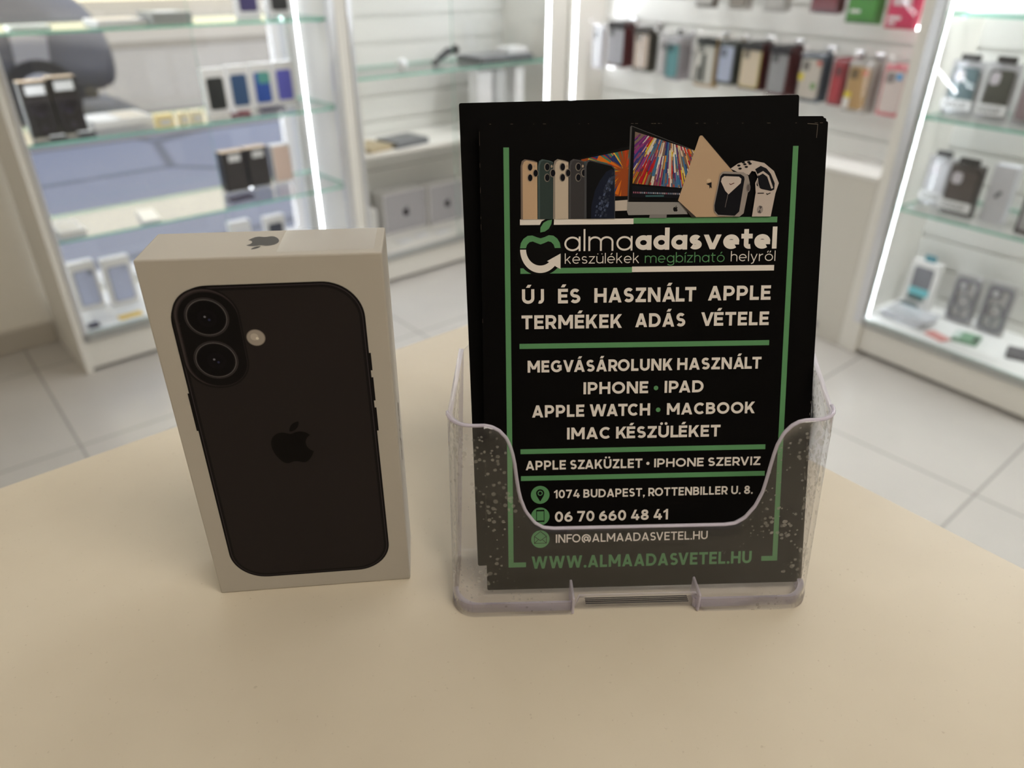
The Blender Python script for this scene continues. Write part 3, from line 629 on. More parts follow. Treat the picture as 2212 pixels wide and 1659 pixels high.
    k.add([(25.2, 42.9), (23.6, 45.6)] + [(25.2 + 1.9 * math.cos(R(a)), 46.9 + 1.9 * math.sin(R(a))) for a in range(205, -30, -15)] + [(26.8, 45.6)], BK, 2); k.add(ell(25.2, 46.9, 1.2, n=20), GR, 3); k.add(ell(25.2, 46.9, .75, n=20), BK, 4)
    k.rect(23.3, 27.1, 33, 38.9, BK, 2); k.rect(23.6, 26.8, 33.7, 38.2, GR, 3)
    k.stroke([(22.4, 22.6), (28, 22.6), (28, 26), (25.2, 28.4), (22.4, 26)], .28, BK, 2, True); k.stroke([(22.4, 26), (25.2, 23.9), (28, 26)], .28, BK, 3); k.stroke([(22.4, 22.6), (24.3, 24.5)], .28, BK, 3); k.stroke([(28, 22.6), (26.1, 24.5)], .28, BK, 3)
    k.build('printed_icons', p)
    # ---- picture of the devices
    k = Ink()
    def phone(xl, xr, body, rim, lens, front=False):
        k.add([(xl, 170.3), (xl + .1, 192.5), (xl + .6, 194.6), (xl + 1.9, 195.4), (xr - 1.6, 194.8), (xr, 194.2), (xr, 170.3)], rim, 4)
        k.add([(xl + .9, 170.3), (xl + .9, 192.7), (xl + 1.5, 194.3), (xl + 2.6, 194.9), (xr, 193.9), (xr, 170.3)], body, 5)
        for x, z in ((xl + 4.0, 192.1), (xl + 4.0, 187.7), (xl + 6.4, 189.6)):
            k.add(ell(x, z, 1.25, 1.75, n=20), lens, 6); k.add(ell(x + .15, z, .95, 1.4, n=20), sr(10, 10, 18), 7)
        k.add(ell(xl + 6.0, 192.4, .4, .6, n=12), sr(170, 150, 130), 6)
    # rear monitor
    scr = [(43.5, 179.7), (63.9, 179.8), (64.2, 199.1), (43.5, 195.2)]
    k.add([(36, 194.0), (64.5, 200.6), (64.5, 178), (44, 178)], sr(10, 9, 10), 0); k.add(scr, sr(150, 70, 30), 1)
    rnd = random.Random(3)
    cols = [(225, 150, 30), (205, 70, 30), (240, 190, 60), (180, 40, 40), (60, 110, 120), (50, 90, 150), (230, 120, 30), (215, 170, 40), (40, 60, 120), (70, 130, 110)]
    for i in range(90):
        a = R(rnd.uniform(15, 165) if i % 2 else rnd.uniform(-80, 60)); L_ = rnd.uniform(5, 14); cx, cz = 62.5, 190.5; r0 = rnd.uniform(1, 9); wd = rnd.uniform(.5, 1.5)
        d = (math.cos(a) * -1, math.sin(a)); n_ = (-d[1], d[0])
        q = [(cx + d[0] * r0, cz + d[1] * r0), (cx + d[0] * (r0 + L_) + n_[0] * wd, cz + d[1] * (r0 + L_) + n_[1] * wd), (cx + d[0] * (r0 + L_) - n_[0] * wd, cz + d[1] * (r0 + L_) - n_[1] * wd)]
        q = clip(q, scr)
        cc = cols[i % len(cols)] if d[1] < .5 or i % 3 else (70, 130, 110)
        if len(q) > 2: k.add(q, tuple(v * .8 for v in sr(*cc)), 2 + i * .01)
    k.add([(57.8, 173.5), (64, 173.7), (64, 178.2), (57.8, 177.8)], sr(190, 178, 168), 3.2)
    # phones
    LR_ = sr(120, 112, 105)
    phone(17.4, 24.6, sr(190, 160, 130), sr(120, 105, 95), sr(160, 140, 120)); phone(24.8, 31.4, sr(50, 62, 60), sr(70, 84, 84), LR_); phone(31.4, 38.0, sr(190, 175, 158), sr(140, 130, 120), LR_); phone(38.2, 45.0, sr(58, 56, 58), sr(74, 72, 74), LR_)
    pf = [(44.9, 170.3), (44.9, 192.1), (45.5, 194.4), (47, 195.1), (56.6, 192.8), (58.1, 191.3), (58.4, 170.3)]
    k.add(pf, sr(70, 70, 74), 8); k.add([(45.9, 170.3), (45.8, 192.1), (46.3, 193.9), (47.3, 194.5), (56.5, 192.3), (57.7, 191), (58.1, 170.3)], sr(9, 9, 12), 9)
    k.add([(57.8, 190.2), (56.8, 191.2), (54.3, 190.0), (51.5, 186.2), (49.5, 182.2), (48, 176), (47.8, 170.4), (58.0, 170.4)], sr(22, 27, 44), 10)
    for i in range(70):
        t_ = rnd.random(); ang = 100 + 70 * t_; x = 59.5 - 11 * math.sin(R(ang - 90)) * .9 * rnd.uniform(.5, 1.05); z = 171 + 19 * (1 - t_) + rnd.uniform(-1, 1)
        if not 47.9 < x < 57.4: continue
        s_ = rnd.uniform(.25, .8); v = rnd.uniform(.5, 1.1)
        q = clip([(x - s_, z - s_ * .6), (x + s_ * .4, z - s_), (x + s_, z + s_), (x - s_ * .3, z + s_ * 1.3)], [(47.8, 170.4), (57.8, 170.4), (57.8, 190.2), (47.8, 190.2)])
        if len(q) > 2: k.add(q, sr(72 * v, 82 * v, 108 * v), 11 + i * .01)
    # big monitor
    k.add([(63.6, 173.1), (64.2, 171.9), (90, 171.9), (90, 177), (93.5, 198.3), (64.9, 209), (64.4, 208.4)], sr(82, 80, 80), 4)
    k.add([(64.2, 177.3), (93.2, 176.8), (93.2, 198.2), (65.2, 208.6)], sr(9, 8, 9), 5)
    k.add([(63.7, 177.3), (63.6, 173.1), (64.2, 171.7), (90.2, 171.9), (88, 177)], sr(142, 138, 136), 6)
    for o in apple(84.7, 174.3, 1.9): k.add(o, sr(14, 12, 12), 7)
    k.add([(73.3, 170.4), (80.9, 170.4), (81, 171.9), (73.6, 171.9)], sr(125, 121, 120), 6)
    scr = [(65.8, 185), (87.2, 183), (93, 198.3), (66.5, 206.5)]
    k.add(scr, sr(120, 100, 90), 7)
    pal = [(232, 200, 170), (235, 205, 60), (190, 30, 40), (235, 225, 210), (40, 60, 120), (110, 50, 120), (200, 60, 40), (70, 120, 160), (240, 230, 220), (160, 40, 90), (225, 150, 60), (225, 215, 200)]
    for i in range(420):
        u_ = rnd.random(); cx, cz = 82, 216; x = 56 + 44 * u_; z = 183 + rnd.uniform(-6, 19); dx, dz = cx - x, cz - z; ln = math.hypot(dx, dz); dx /= ln; dz /= ln
        L_ = rnd.uniform(3, 11); wd = rnd.uniform(.15, .45)
        q = clip([(x - dz * wd, z + dx * wd), (x + dz * wd, z - dx * wd), (x + dx * L_ + dz * wd * .7, z + dz * L_ - dx * wd * .7), (x + dx * L_ - dz * wd * .7, z + dz * L_ + dx * wd * .7)][::-1], scr)
        if len(q) < 3: continue
        xm = sum(a[0] for a in q) / len(q); zm = sum(a[1] for a in q) / len(q)
        cc = pal[rnd.randrange(12)]
        if xm < 71 and zm > 193: cc = rnd.choice([(45, 60, 125), (110, 50, 120), (60, 60, 140), (150, 60, 130)])
        elif xm < 74 and zm < 192: cc = rnd.choice([(190, 30, 40), (150, 30, 35), (205, 150, 50), (90, 70, 40)])
        elif zm < 187 and xm > 78: cc = rnd.choice([(70, 120, 165), (60, 100, 150), (235, 225, 210), (190, 60, 60)])
        k.add(q, tuple(v * .8 for v in sr(*cc)), 8 + i * .004)
    k.add([(65.6, 184.2), (87, 182.2), (86.6, 178.6), (65.5, 179.2)], sr(16, 17, 24), 10)
    for i in range(26): k.rect(66 + i * .8, 66.5 + i * .8, 180.9 - i * .03, 181.6 - i * .03, sr(*rnd.choice([(120, 130, 150), (150, 90, 110), (170, 160, 170)])), 11)
    k.rect(71.5, 79.5, 179.4, 180, sr(60, 100, 105), 11)
    # laptop
    k.add([(85.7, 177.6), (94.2, 204.2), (94.7, 204.7), (95.5, 204.7), (110, 189.3), (110, 170.6), (93.7, 170.6)], sr(184, 156, 128), 12)
    k.add([(85.7, 177.6), (86.1, 177.4), (93.9, 170.6), (91.9, 170.6)], sr(60, 52, 48), 13); k.add([(95.5, 204.7), (95.9, 204.6), (110.2, 189.2), (109.6, 189.4)], sr(40, 34, 34), 13)
    k.add([(97.8, 184.6), (100.2, 185.3), (100.2, 183.9), (100.4, 182.6), (99.8, 183.2), (99.4, 182.5), (99.2, 183.9)], sr(26, 20, 20), 13); k.add(ell(99, 186, 1.0, .8, n=14), sr(205, 180, 150), 13)
    # watch
    ST = sr(190, 176, 168)
    k.add([(108.2, 190.9), (111.4, 193), (114.5, 194), (117.5, 194.3), (122.9, 193.2), (127.3, 189.8), (129.7, 184.7), (128.4, 180.4), (126.8, 170.6), (118.5, 170.6), (119.7, 180.8), (119.3, 184.8), (120.4, 187.2), (119.2, 189.6), (117.6, 189.9), (116.4, 188.2), (115.1, 188.6), (112, 189.2)], ST, 14)
    k.add([(119.0, 190.6), (121.4, 192), (124, 190.9), (126, 188.6), (127.9, 184.6), (127.8, 182), (126.3, 181.4), (122, 182.3), (119.9, 183.9), (120.3, 188.2)], sr(18, 18, 24), 15)
    k.stroke([(120.4, 188.2), (122.5, 189.3), (124.8, 187.7), (126.9, 182.5)], .9, ST, 16); k.stroke([(120.2, 186.9), (120.5, 184.5), (121.1, 182.9)], .35, ST, 16)
    for x, z in ((111.8, 192.2), (112.4, 190.9), (114.4, 192.7), (115.1, 191.6), (116.7, 192.9), (113.7, 193.5), (116.1, 193.6)): k.add(ell(x, z, .75, .42, n=14), sr(12, 12, 16), 16)
    k.add(ell(121.9, 173.6, 1.35, 1.7, n=20), sr(150, 140, 136), 16); k.add([(121.9, 173.6), (122.9, 174.8), (121.4, 175.2)], sr(80, 74, 74), 17); k.add([(121.9, 173.6), (120.9, 172.4), (122.4, 172)], sr(80, 74, 74), 17)
    k.stroke([(124.4, 180.4), (124.9, 180), (126.2, 180.6)], .35, sr(14, 12, 14), 17); k.rect(120.5, 123.3, 180.3, 180.7, sr(50, 44, 44), 17)
    k.add([(103.6, 188.2), (104.3, 189.3), (105.6, 189.8), (114, 189.3), (116, 188), (116.9, 184.8), (114.7, 172), (112.9, 170.6), (103.4, 170.9), (101.7, 172.8), (101.3, 175.4)], sr(150, 140, 134), 18)
    k.add([(103.9, 187.7), (104.9, 188.8), (112.7, 188.5), (114.3, 187.5), (114.5, 186.4), (112.7, 172.8), (110.8, 171.0), (103.4, 171.5), (101.9, 173.2), (101.7, 175.4)], sr(14, 14, 20), 19)
    k.add([(104.2, 185.5), (104.5, 187), (105.6, 187.8), (112.0, 187.5), (113.1, 186.6), (112.9, 184.8), (107.7, 180.1), (106.2, 181.6)], sr(196, 182, 174), 20)
    k.stroke([(107.5, 180.4), (106.4, 174.6)], .2, sr(120, 112, 110), 20); k.stroke([(107.9, 184.6), (108.5, 184.2), (110, 184.9)], .35, sr(90, 50, 40), 21)
    k.add(ell(116.2, 182.8, 1.0, 1.9, n=18), sr(130, 122, 120), 19); k.add(ell(116.3, 182.8, .7, 1.4, n=18), sr(95, 86, 84), 20)
    k.build('printed_picture', p, 'printed picture of phones, monitors, laptop and watch')
    # worn white nicks along the edges
    k = Ink(); rnd = random.Random(11)
    for i in range(24):
        x = rnd.uniform(0, 147); k.rect(x, x + rnd.uniform(.2, 1.3), 209.74, 209.9, sr(100, 90, 80), 0)
    for i in range(26):
        z = rnd.uniform(20, 209); k.rect(.05, .2, z, z + rnd.uniform(.4, 3.5), sr(80, 72, 66), 0)
    k.stroke([(141.2, 209.5), (145.7, 209.2), (145.5, 203.6)], .22, sr(105, 96, 88), 1)
    k.build('worn_edge', p)
leaflet_print(lf)

def holder():
    HA = R(-4.0723)
    c = thing('leaflet_holder', 'clear plastic leaflet holder with a scooped front standing on the counter', 'holder', (.114, -.027, T), HA)
    AC = thin('clear_acrylic', (.985, .983, .99), 1.49, .02, .014, (.66, .62, .56), True); AE = edge_mat('lavender_acrylic_edge', (.84, .80, .90), .55, .12); AS = thin('clear_acrylic_plain', (.985, .983, .99), 1.49, .02, .015, (.62, .58, .52))
    # wall line seen from above: left back -> left front corner -> front -> right front corner -> right back
    def path(z):
        t = z / .1; fy = .0125 * t; x0, x1 = -.0055 + .0005 * t, .1612 - .002 * t; by = .040 + .024 * t; r = .011; bi = .003 * t
        pts = [(x0 + bi + .001, by)]
        for i in range(9): a = R(180 + 90 * i / 8); pts.append((x0 + r + r * math.cos(a), fy + r + r * math.sin(a)))
        nx = 40
        for i in range(1, nx): pts.append((x0 + r + (x1 - x0 - 2 * r) * i / nx, fy))
        for i in range(9): a = R(270 + 90 * i / 8); pts.append((x1 - r + r * math.cos(a), fy + r + r * math.sin(a)))
        pts.append((x1 + .006 * t, by)); return pts
    def top(x, i, n):
        if i == 0 or i == n - 1: return .105
        a = min(x, .155 - x)             # distance from the nearer side: scooped front
        if a < .0105: return .0965
        if a > .040: return .0464
        def sm(t): return t
        q = [(.0105, .0965), (.0135, .0958), (.0165, .0940), (.0195, .0905), (.0215, .0855), (.0228, .079), (.0238, .071), (.0250, .063), (.0276, .0555), (.0316, .0496), (.0355, .0470), (.040, .0464)]
        for (a0, z0), (a1, z1) in zip(q, q[1:]):
            if a0 <= a <= a1: return z0 + (z1 - z0) * (a - a0) / (a1 - a0)
    th = .0022
    bm = bmesh.new(); base = path(0); n = len(base)
    # denser sampling of the front run so the scoop stays smooth
    cols = []
    dens = [0]
    P0 = path(0)
    s_list = []
    for i in range(n - 1):
        k = 1
        xm = (P0[i][0] + P0[i + 1][0]) / 2; a = min(xm, .155 - xm)
        if .008 < a < .045: k = 4
        for j in range(k): s_list.append(i + j / k)
    s_list.append(n - 1)
    def at(z, s):
        p = path(z); i = min(int(s), n - 2); f_ = s - i; return (p[i][0] + (p[i + 1][0] - p[i][0]) * f_, p[i][1] + (p[i + 1][1] - p[i][1]) * f_)
    outer, inner = [], []
    for s in s_list:
        x = at(.08, s)[0]; zt = top(x, 0 if s == 0 else (n - 1 if s == n - 1 else 1), n)
        o_, i_ = [], []; zb = .0095 if .049 < x < .107 and 1 < s < n - 2 else 0.0
        for k in range(7):
            z = zb + (zt - zb) * k / 6; p = at(z, s); e = .02
            pa, pb = at(z, max(0, s - e)), at(z, min(n - 1, s + e)); d = Vector((pb[0] - pa[0], pb[1] - pa[1])).normalized(); nn = Vector((-d.y, d.x))
            o_.append(bm.verts.new((p[0], p[1], z))); i_.append(bm.verts.new((p[0] + nn.x * th, p[1] + nn.y * th, z)))
        outer.append(o_); inner.append(i_)
    def quad(a, b, c_, d, mi, sm=True):
        f_ = bm.faces.new((a, b, c_, d)); f_.material_index = mi; f_.smooth = sm
    for i in range(len(s_list) - 1):
        for k in range(6):
            quad(outer[i][k], outer[i + 1][k], outer[i + 1][k + 1], outer[i][k + 1], 0); quad(inner[i + 1][k], inner[i][k], inner[i][k + 1], inner[i + 1][k + 1], 0)
        quad(outer[i][6], outer[i + 1][6], inner[i + 1][6], inner[i][6], 1); quad(outer[i + 1][0], outer[i][0], inner[i][0], inner[i + 1][0], 1)
    for q in (0, -1):
        for k in range(6): quad(outer[q][k], outer[q][k + 1], inner[q][k + 1], inner[q][k], 1, False)
    bmesh.ops.recalc_face_normals(bm, faces=bm.faces[:])
    me = bpy.data.meshes.new('front_pocket'); bm.to_mesh(me); bm.free(); me.materials.append(AC); me.materials.append(AE)
    o = bpy.data.objects.new('front_pocket', me); COL.objects.link(o); o.parent = c
    # rim: rounded bead along the cut edge
    rim = MB(); pts = []
    for s in s_list[1:-1]:
        x = at(.08, s)[0]; zt = top(x, 1, n); p = at(zt, s); pts.append((p[0], p[1] + .0008, zt))
    rim.tube(pts, .0008, AE, 8); rim.build('rim', c, label='lavender tinted cut edge of the clear holder')
    # back panel
    b = MB(); pr = []
    for z, k in ((.003, 0), (.108, 1)):
        y = .040 + .024 * z / .1; pr.append([(-.003 + .003 * k, y, z), (.158 + .005 * k, y, z)])
    b.prism([pr[0][0], pr[0][1], (pr[1][1][0], pr[1][1][1], pr[1][1][2] - .006), (pr[1][1][0] - .006, pr[1][1][1] + .0014, pr[1][1][2]), (pr[1][0][0] + .006, pr[1][0][1] + .0014, pr[1][0][2]), (pr[1][0][0], pr[1][0][1], pr[1][0][2] - .006)], (0, .0022, -.0005), AS, AS)
    b.build('back_panel', c)
    # base with a notch at the front centre
    bs = MB()
    ol = [(.0045, 0)] + [(-.0055 + .011 + .011 * math.cos(R(a)), .011 + .011 * math.sin(R(a))) for a in range(260, 175, -12)] + [(-.0055, .040), (.1612, .040)] + [(.1612 - .011 + .011 * math.cos(R(a)), .011 + .011 * math.sin(R(a))) for a in range(0, -85, -12)] + [(.1502, 0), (.1075, 0), (.109, .0150), (.0515, .0150), (.049, 0)]
    bs.prism([(x, y, .0005) for x, y in ol], (0, 0, .0032), AS, AS); bs.build('base', c)
    lips = {-1: MB(), 1: MB()}
    for a_, b_ in zip(s_list[1:-2], s_list[2:-1]):
        p0, p1 = at(0, a_), at(0, b_)
        if p0[1] > .02 or p1[1] > .02 or .0485 < (p0[0] + p1[0]) / 2 < .1075: continue
        q = [(p0[0], p0[1]), (p1[0], p1[1])]; cxy = [(x + (.078 - x) * .03, y + .0035) for x, y in q]
        lips[1 if q[0][0] > .078 else -1].prism([(q[0][0], q[0][1] + .0023, .0004), (q[1][0], q[1][1] + .0023, .0004), (cxy[1][0], cxy[1][1], .0004), (cxy[0][0], cxy[0][1], .0004)], (0, 0, .0052), AE)
    for m_ in lips.values(): m_.build('base_lip', c)
    nt = MB(); nt.box(.051, .1075, .003, .0150, .0004, .0030, AS, .0004); nt.build('front_tongue', c)
    gm = MB(); GL_ = pbr('grey_moulded_line', (.10, .095, .10), .25)
    for q in range(4): gm.box(.056, .104, .0034 + q * .0011, .0038 + q * .0011, .0030, .0034, GL_)
    gm.build('moulded_lines', c)
    for x in (.0497, .1078):
        MB().box(x - .0006, x + .0006, -.0002, .012, .0004, .0105, AE, .0004).build('notch_rib', c)
    for x in (.060, .098, .112, .14):
        bm2 = MB(); r_ = .0045; ring = [(x + r_ * math.cos(R(a)), .0215 + r_ * math.sin(R(a)), .0040) for a in range(0, 361, 20)]; bm2.tube(ring, .0003, AE, 5); bm2.build('mould_mark', c)
holder()

# ------------------------------------------------------------------ display cabinets along the two walls
def strip(name, parent, x, y, z0, z1, ax, n=None):
    """strip of small white LEDs on a thin carrier; ax is the direction it shines"""
    m = MB(); ux = Vector(ax); t = .007
    side = Vector((-ux.y, ux.x, 0))
    p = Vector((x, y, 0))
    for a, b, w_, mat in ((0, .002, t, WHITE),):
        q = [p + side * w_ + ux * a, p - side * w_ + ux * a, p - side * w_ + ux * b, p + side * w_ + ux * b]
        m.prism([(v.x, v.y, z0) for v in q], (0, 0, z1 - z0), mat)
    z = z0 + .006
    while z < z1 - .006:
        q = [p + side * .0035 + ux * .0022, p - side * .0035 + ux * .0022, p - side * .0035 + ux * .004, p + side * .0035 + ux * .004]
        m.prism([(v.x, v.y, z - .004) for v in q], (0, 0, .008), LED); z += .0125
    return m.build(name, parent, label='glowing white LED strip')
def glass_shelf(parent, x0, x1, y0, y1, z, th=.008):
    s = MB().box(x0, x1, y0, y1, z - th, z, GLASS, side=(GEDGE, 2)).build('glass_shelf', parent)
    for x in (x0 + .006, x1 - .006):
        for y in (y0 + .09, y1 - .09):
            MB().cyl((x - .006 if x < (x0 + x1) / 2 else x - .012, y, z - th - .006), (1, 0, 0), .006, .018, pbr('clear_shelf_peg', (.70, .82, .80), .15), 12).build('shelf_peg', s)
    return s
def slats(parent, x0, x1, y, z0, z1, first, th=.018):
    """white panel with a groove every 10 cm"""
    m = MB(); g = .006; z = first
    while z - .1 > z0: z -= .1
    edges = [z0]
    while z < z1: edges += [z - g, z + g]; z += .1
    edges.append(z1)
    m.box(x0, x1, y + .010, y + th, z0, z1, PANEL)
    for a, b in zip(edges[::2], edges[1::2]):
        if b > a: m.box(x0, x1, y, y + .011, a, b, PANEL)
    return m.build('slatted_back_panel', parent)
TOPZ = 2.06
def cab_left():
    c = thing('glass_display_cabinet', 'white glass-shelved cabinet in front of the shop window, phone boxes inside', 'cabinet', LO, LANG)
    MB().box(0, .021, 0, .335, 0, TOPZ, WHITE, .001).build('side_panel', c); MB().box(1.062, 1.082, .02, .335, 0, TOPZ, WHITE, .001).build('side_panel', c)
    f = MB(); f.box(1.030, 1.058, -.004, .014, .118, TOPZ, ALU, .001); f.box(1.058, 1.088, -.006, .02, 0, TOPZ, WHITE, .001); f.build('front_post', c)
    MB().box(.021, .034, -.003, .012, .118, TOPZ, ALU, .001).build('front_trim', c)
    MB().box(.021, 1.062, .012, .03, .012, .118, WHITE, .001).build('plinth', c)
    MB().box(.021, 1.062, .012, .335, .122, .138, pbr('bright_white_board', (.84, .84, .83), .45, var=.02), .001).build('bottom_board', c)
    t = MB(); t.box(.021, 1.058, -.003, .011, .112, .140, pbr('satin_grey_rail', (.42, .43, .42), .35, .6), .001); t.build('door_track', c)
    MB().box(0, 1.082, 0, .335, TOPZ, TOPZ + .02, WHITE).build('top_board', c)
    for z in (.445, .732, 1.024, 1.33, 1.64): glass_shelf(c, .036, 1.058, .016, .320, z)
    strip('led_strip', c, 1.0615, .285, .15, TOPZ - .03, (-1, 0, 0))
    strip('led_strip', c, .0225, .285, .15, TOPZ - .03, (1, 0, 0))
    MB().box(.034, .56, .002, .006, .141, TOPZ, GLASS, side=(GEDGE, 1)).build('sliding_glass_door', c)
def cab_slat():
    c = thing('glass_display_cabinet', 'white cabinet with a slatted back in the corner of the shop', 'cabinet', LO, LANG)
    MB().box(1.092, 1.108, .0, .335, 0, TOPZ, WHITE, .001).build('side_panel', c); MB().box(2.112, 2.128, .012, .335, 0, TOPZ, WHITE, .001).build('side_panel', c)
    MB().box(1.108, 1.126, -.004, .012, .118, TOPZ, ALU, .001).build('front_trim', c)
    f = MB(); f.box(2.108, 2.208, -.006, .012, 0, TOPZ, WHITE, .001); f.build('front_post', c)
    slats(c, 1.108, 2.112, .316, .138, TOPZ, .70)
    MB().box(1.108, 2.112, .012, .03, .012, .108, WHITE, .001).build('plinth', c)
    MB().box(1.108, 2.112, .012, .316, .12, .138, WHITE, .001).build('bottom_board', c)
    MB().box(1.108, 2.108, -.003, .011, .105, .130, pbr('satin_grey_rail', (.42, .43, .42), .35, .6), .001).build('door_track', c)
    MB().box(1.092, 2.128, 0, .335, TOPZ, TOPZ + .02, WHITE).build('top_board', c)
    for z in (.82, 1.12, 1.42): glass_shelf(c, 1.126, 2.108, .016, .306, z)
    MB().box(1.112, 2.108, .014, .306, .527, .543, WHITE, .001).build('white_shelf', c)
    MB().box(1.118, 1.142, .014, .032, .543, .80, WHITE, .002).build('shelf_upright', c)
    strip('led_strip', c, 2.098, .003, .15, TOPZ - .03, (-.6, -.8, 0))
    MB().box(1.57, 2.10, .002, .006, .141, TOPZ, GLASS, side=(GEDGE, 1)).build('sliding_glass_door', c)
def wall_unit():
    c = thing('slatwall_unit', 'white slatted wall unit hung with rows of phone cases', 'wall unit', RO, RANG)
    slats(c, -1.66, -.048, .225, .60, TOPZ, .667)
    MB().box(-1.68, -1.66, .02, .345, 0, TOPZ, WHITE, .001).build('side_panel', c)
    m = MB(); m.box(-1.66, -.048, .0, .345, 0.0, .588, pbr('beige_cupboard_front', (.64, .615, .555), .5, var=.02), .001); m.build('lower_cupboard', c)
    MB().box(-1.66, -.048, -.006, .225, .588, .602, pbr('white_ledge', (.82, .81, .78), .4, var=.02), .002).build('ledge', c)
    MB().box(-.20, -.14, -.002, .0, .03, .055, pbr('grey_vent', (.35, .32, .33), .5)).build('vent', c)
    strip('led_strip', c, -1.6585, .045, .61, TOPZ - .03, (1, -.3, 0))
    MB().box(-1.68, -.048, 0, .345, TOPZ, TOPZ + .02, WHITE).build('top_board', c)
def cab_right():
    c = thing('glass_display_cabinet', 'white glass-shelved cabinet on the right, full of packed phone accessories', 'cabinet', RO, RANG)
    MB().box(-.047, -.012, .0, .335, 0, TOPZ, WHITE, .001).build('side_panel', c); MB().box(1.12, 1.14, .0, .335, 0, TOPZ, WHITE, .001).build('side_panel', c)
    f = MB(); f.box(-.012, .018, -.005, .014, .112, TOPZ, ALU, .001); f.build('front_trim', c)
    MB().box(-.012, .022, -.004, .02, 0, .112, WHITE, .001).build('front_post', c)
    slats(c, -.012, 1.12, .318, .128, TOPZ, .667)
    MB().box(.022, 1.12, .008, .03, .012, .108, WHITE, .001).build('plinth', c)
    MB().box(-.012, 1.12, .012, .318, .110, .128, pbr('bright_white_board', (.84, .84, .83), .45, var=.02), .001).build('bottom_board', c)
    t = MB(); t.box(.018, 1.12, -.003, .011, .106, .130, pbr('satin_grey_rail', (.42, .43, .42), .35, .6), .001); t.build('door_track', c)
    MB().box(.335, .355, -.008, -.002, .110, .124, GREY, .001).build('track_clip', c)
    MB().box(-.047, 1.14, 0, .335, TOPZ, TOPZ + .02, WHITE).build('top_board', c)
    for z in (.52, .80, 1.08, 1.4): glass_shelf(c, .018, 1.118, .016, .306, z)
    strip('led_strip', c, .022, .016, .135, TOPZ - .03, (.75, .66, 0))
    MB().box(.03, .58, .001, .005, .131, TOPZ, GLASS, side=(GEDGE, 1)).build('sliding_glass_door', c)
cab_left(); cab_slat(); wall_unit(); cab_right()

# ------------------------------------------------------------------ goods
def place(run, x, y, z, rz=0.0):
    return ((LP if run == 'L' else RP)(x, y, z), (LANG if run == 'L' else RANG) + rz)
def cmat(rgb, rough=.45, **k): return pbr('print_%d_%d_%d' % rgb, sr(*rgb), rough, **k)
def carton(run, x, y, z, w, h, d, label, body, face=None, screen=None, top=None, tagc=None, cat='box', group=None, name='phone_box', emblem=None, circle=None, rz=0.0, lean=0.0):
    """upright carton, front at y, with what is printed or stuck on it"""
    loc, a = place(run, x + w / 2, y, z, rz)
    c = thing(name, label, cat, loc, a, group)
    MB().box(-w / 2, w / 2, 0, d, 0, h, body, .0012).build('carton', c)
    e = .0006
    if face: MB().box(-w / 2 + .004, w / 2 - .004, -e, 0, .004, h - .004, face).build('printed_front', c)
    if screen:
        for k, (m, x0, x1, z0, z1) in enumerate(screen):
            p = MB(); p.prism([(q[0], -e * (1.5 + k), q[1]) for q in rrect(x0, x1, z0, z1, min(.009, (x1 - x0) / 3), 5)], (0, e * (1.5 + k), 0), m); p.build('printed_phone', c)
    if circle:
        for cx, cz, r, m in circle:
            p = MB(); p.prism([(q[0], -e * 2.5, q[1]) for q in ell(cx, cz, r, n=24)], (0, e * 2.5, 0), m); p.build('printed_disc', c)
    if top: MB().box(-w / 2, w / 2, -.0003, d, h, h + .0012, top).build('lid_top', c)
    if tagc: MB().box(tagc[1], tagc[2], -e * 4, -e, tagc[3], tagc[4], tagc[0]).build('price_label', c)
    if emblem:
        k = Ink()
        for o in apple(0, emblem[0] * 1000, emblem[1] * 1000): k.add(o, emblem[2], 20)
        k.build('printed_logo', c)
    return c
def flat_item(run, x0, x1, y0, y1, z, h, label, m, cat='box', name='flat_box', group=None, rz=0.0, extra=None, bev=.001):
    loc, a = place(run, (x0 + x1) / 2, (y0 + y1) / 2, z, rz); w, d = (x1 - x0) / 2, (y1 - y0) / 2
    if extra is None:
        o = MB().box(-w, w, -d, d, 0, h, m, bev).build(name, loc=loc, rot=(0, 0, a)); return tag(o, label, cat, group)
    c = thing(name, label, cat, loc, a, group); MB().box(-w, w, -d, d, 0, h, m, bev).build('carton', c)
    for nm, xx0, xx1, yy0, yy1, hh, mm in extra: MB().box(xx0, xx1, yy0, yy1, h, h + hh, mm).build(nm, c)
    return c
LBL = cmat((225, 225, 225)); DKF = cmat((26, 24, 26), .35); DK2 = cmat((78, 72, 86), .35)
Z1, Z2, Z3, Z0 = 1.0245, .7325, .4455, .1385
# --- left cabinet, top shelf in view
for x, col, lab in ((.80, (62, 52, 100), 'purple screen phone box on the top visible shelf of the left cabinet'), (.915, (52, 52, 52), 'white phone box with a charcoal screen on the top visible left shelf')):
    carton('L', x, .19, Z1, .08, .155, .03, lab, CARD, None, [(cmat(col), -.032, .032, .018, .14)])
flat_item('L', .33, .47, .12, .27, Z1, .012, 'pale tablet box lying on the top visible shelf of the left cabinet', CARD, 'box', 'tablet_box', extra=[('printed_front', -.06, .06, -.06, .06, .0006, cmat((205, 190, 170)))])
flat_item('L', .48, .60, .08, .22, Z1, .03, 'grey flat box lying beside the tablet box on the top visible shelf', cmat((150, 152, 150)), 'box', 'flat_box', extra=[('price_label', -.03, .03, -.04, .02, .0006, LBL)])
flat_item('L', .085, .185, .03, .11, Z1, .012, 'small pale box at the left end of the top visible shelf', cmat((226, 232, 226)), 'box', 'flat_box', extra=[('price_label', -.03, .03, -.02, .02, .0006, LBL)])
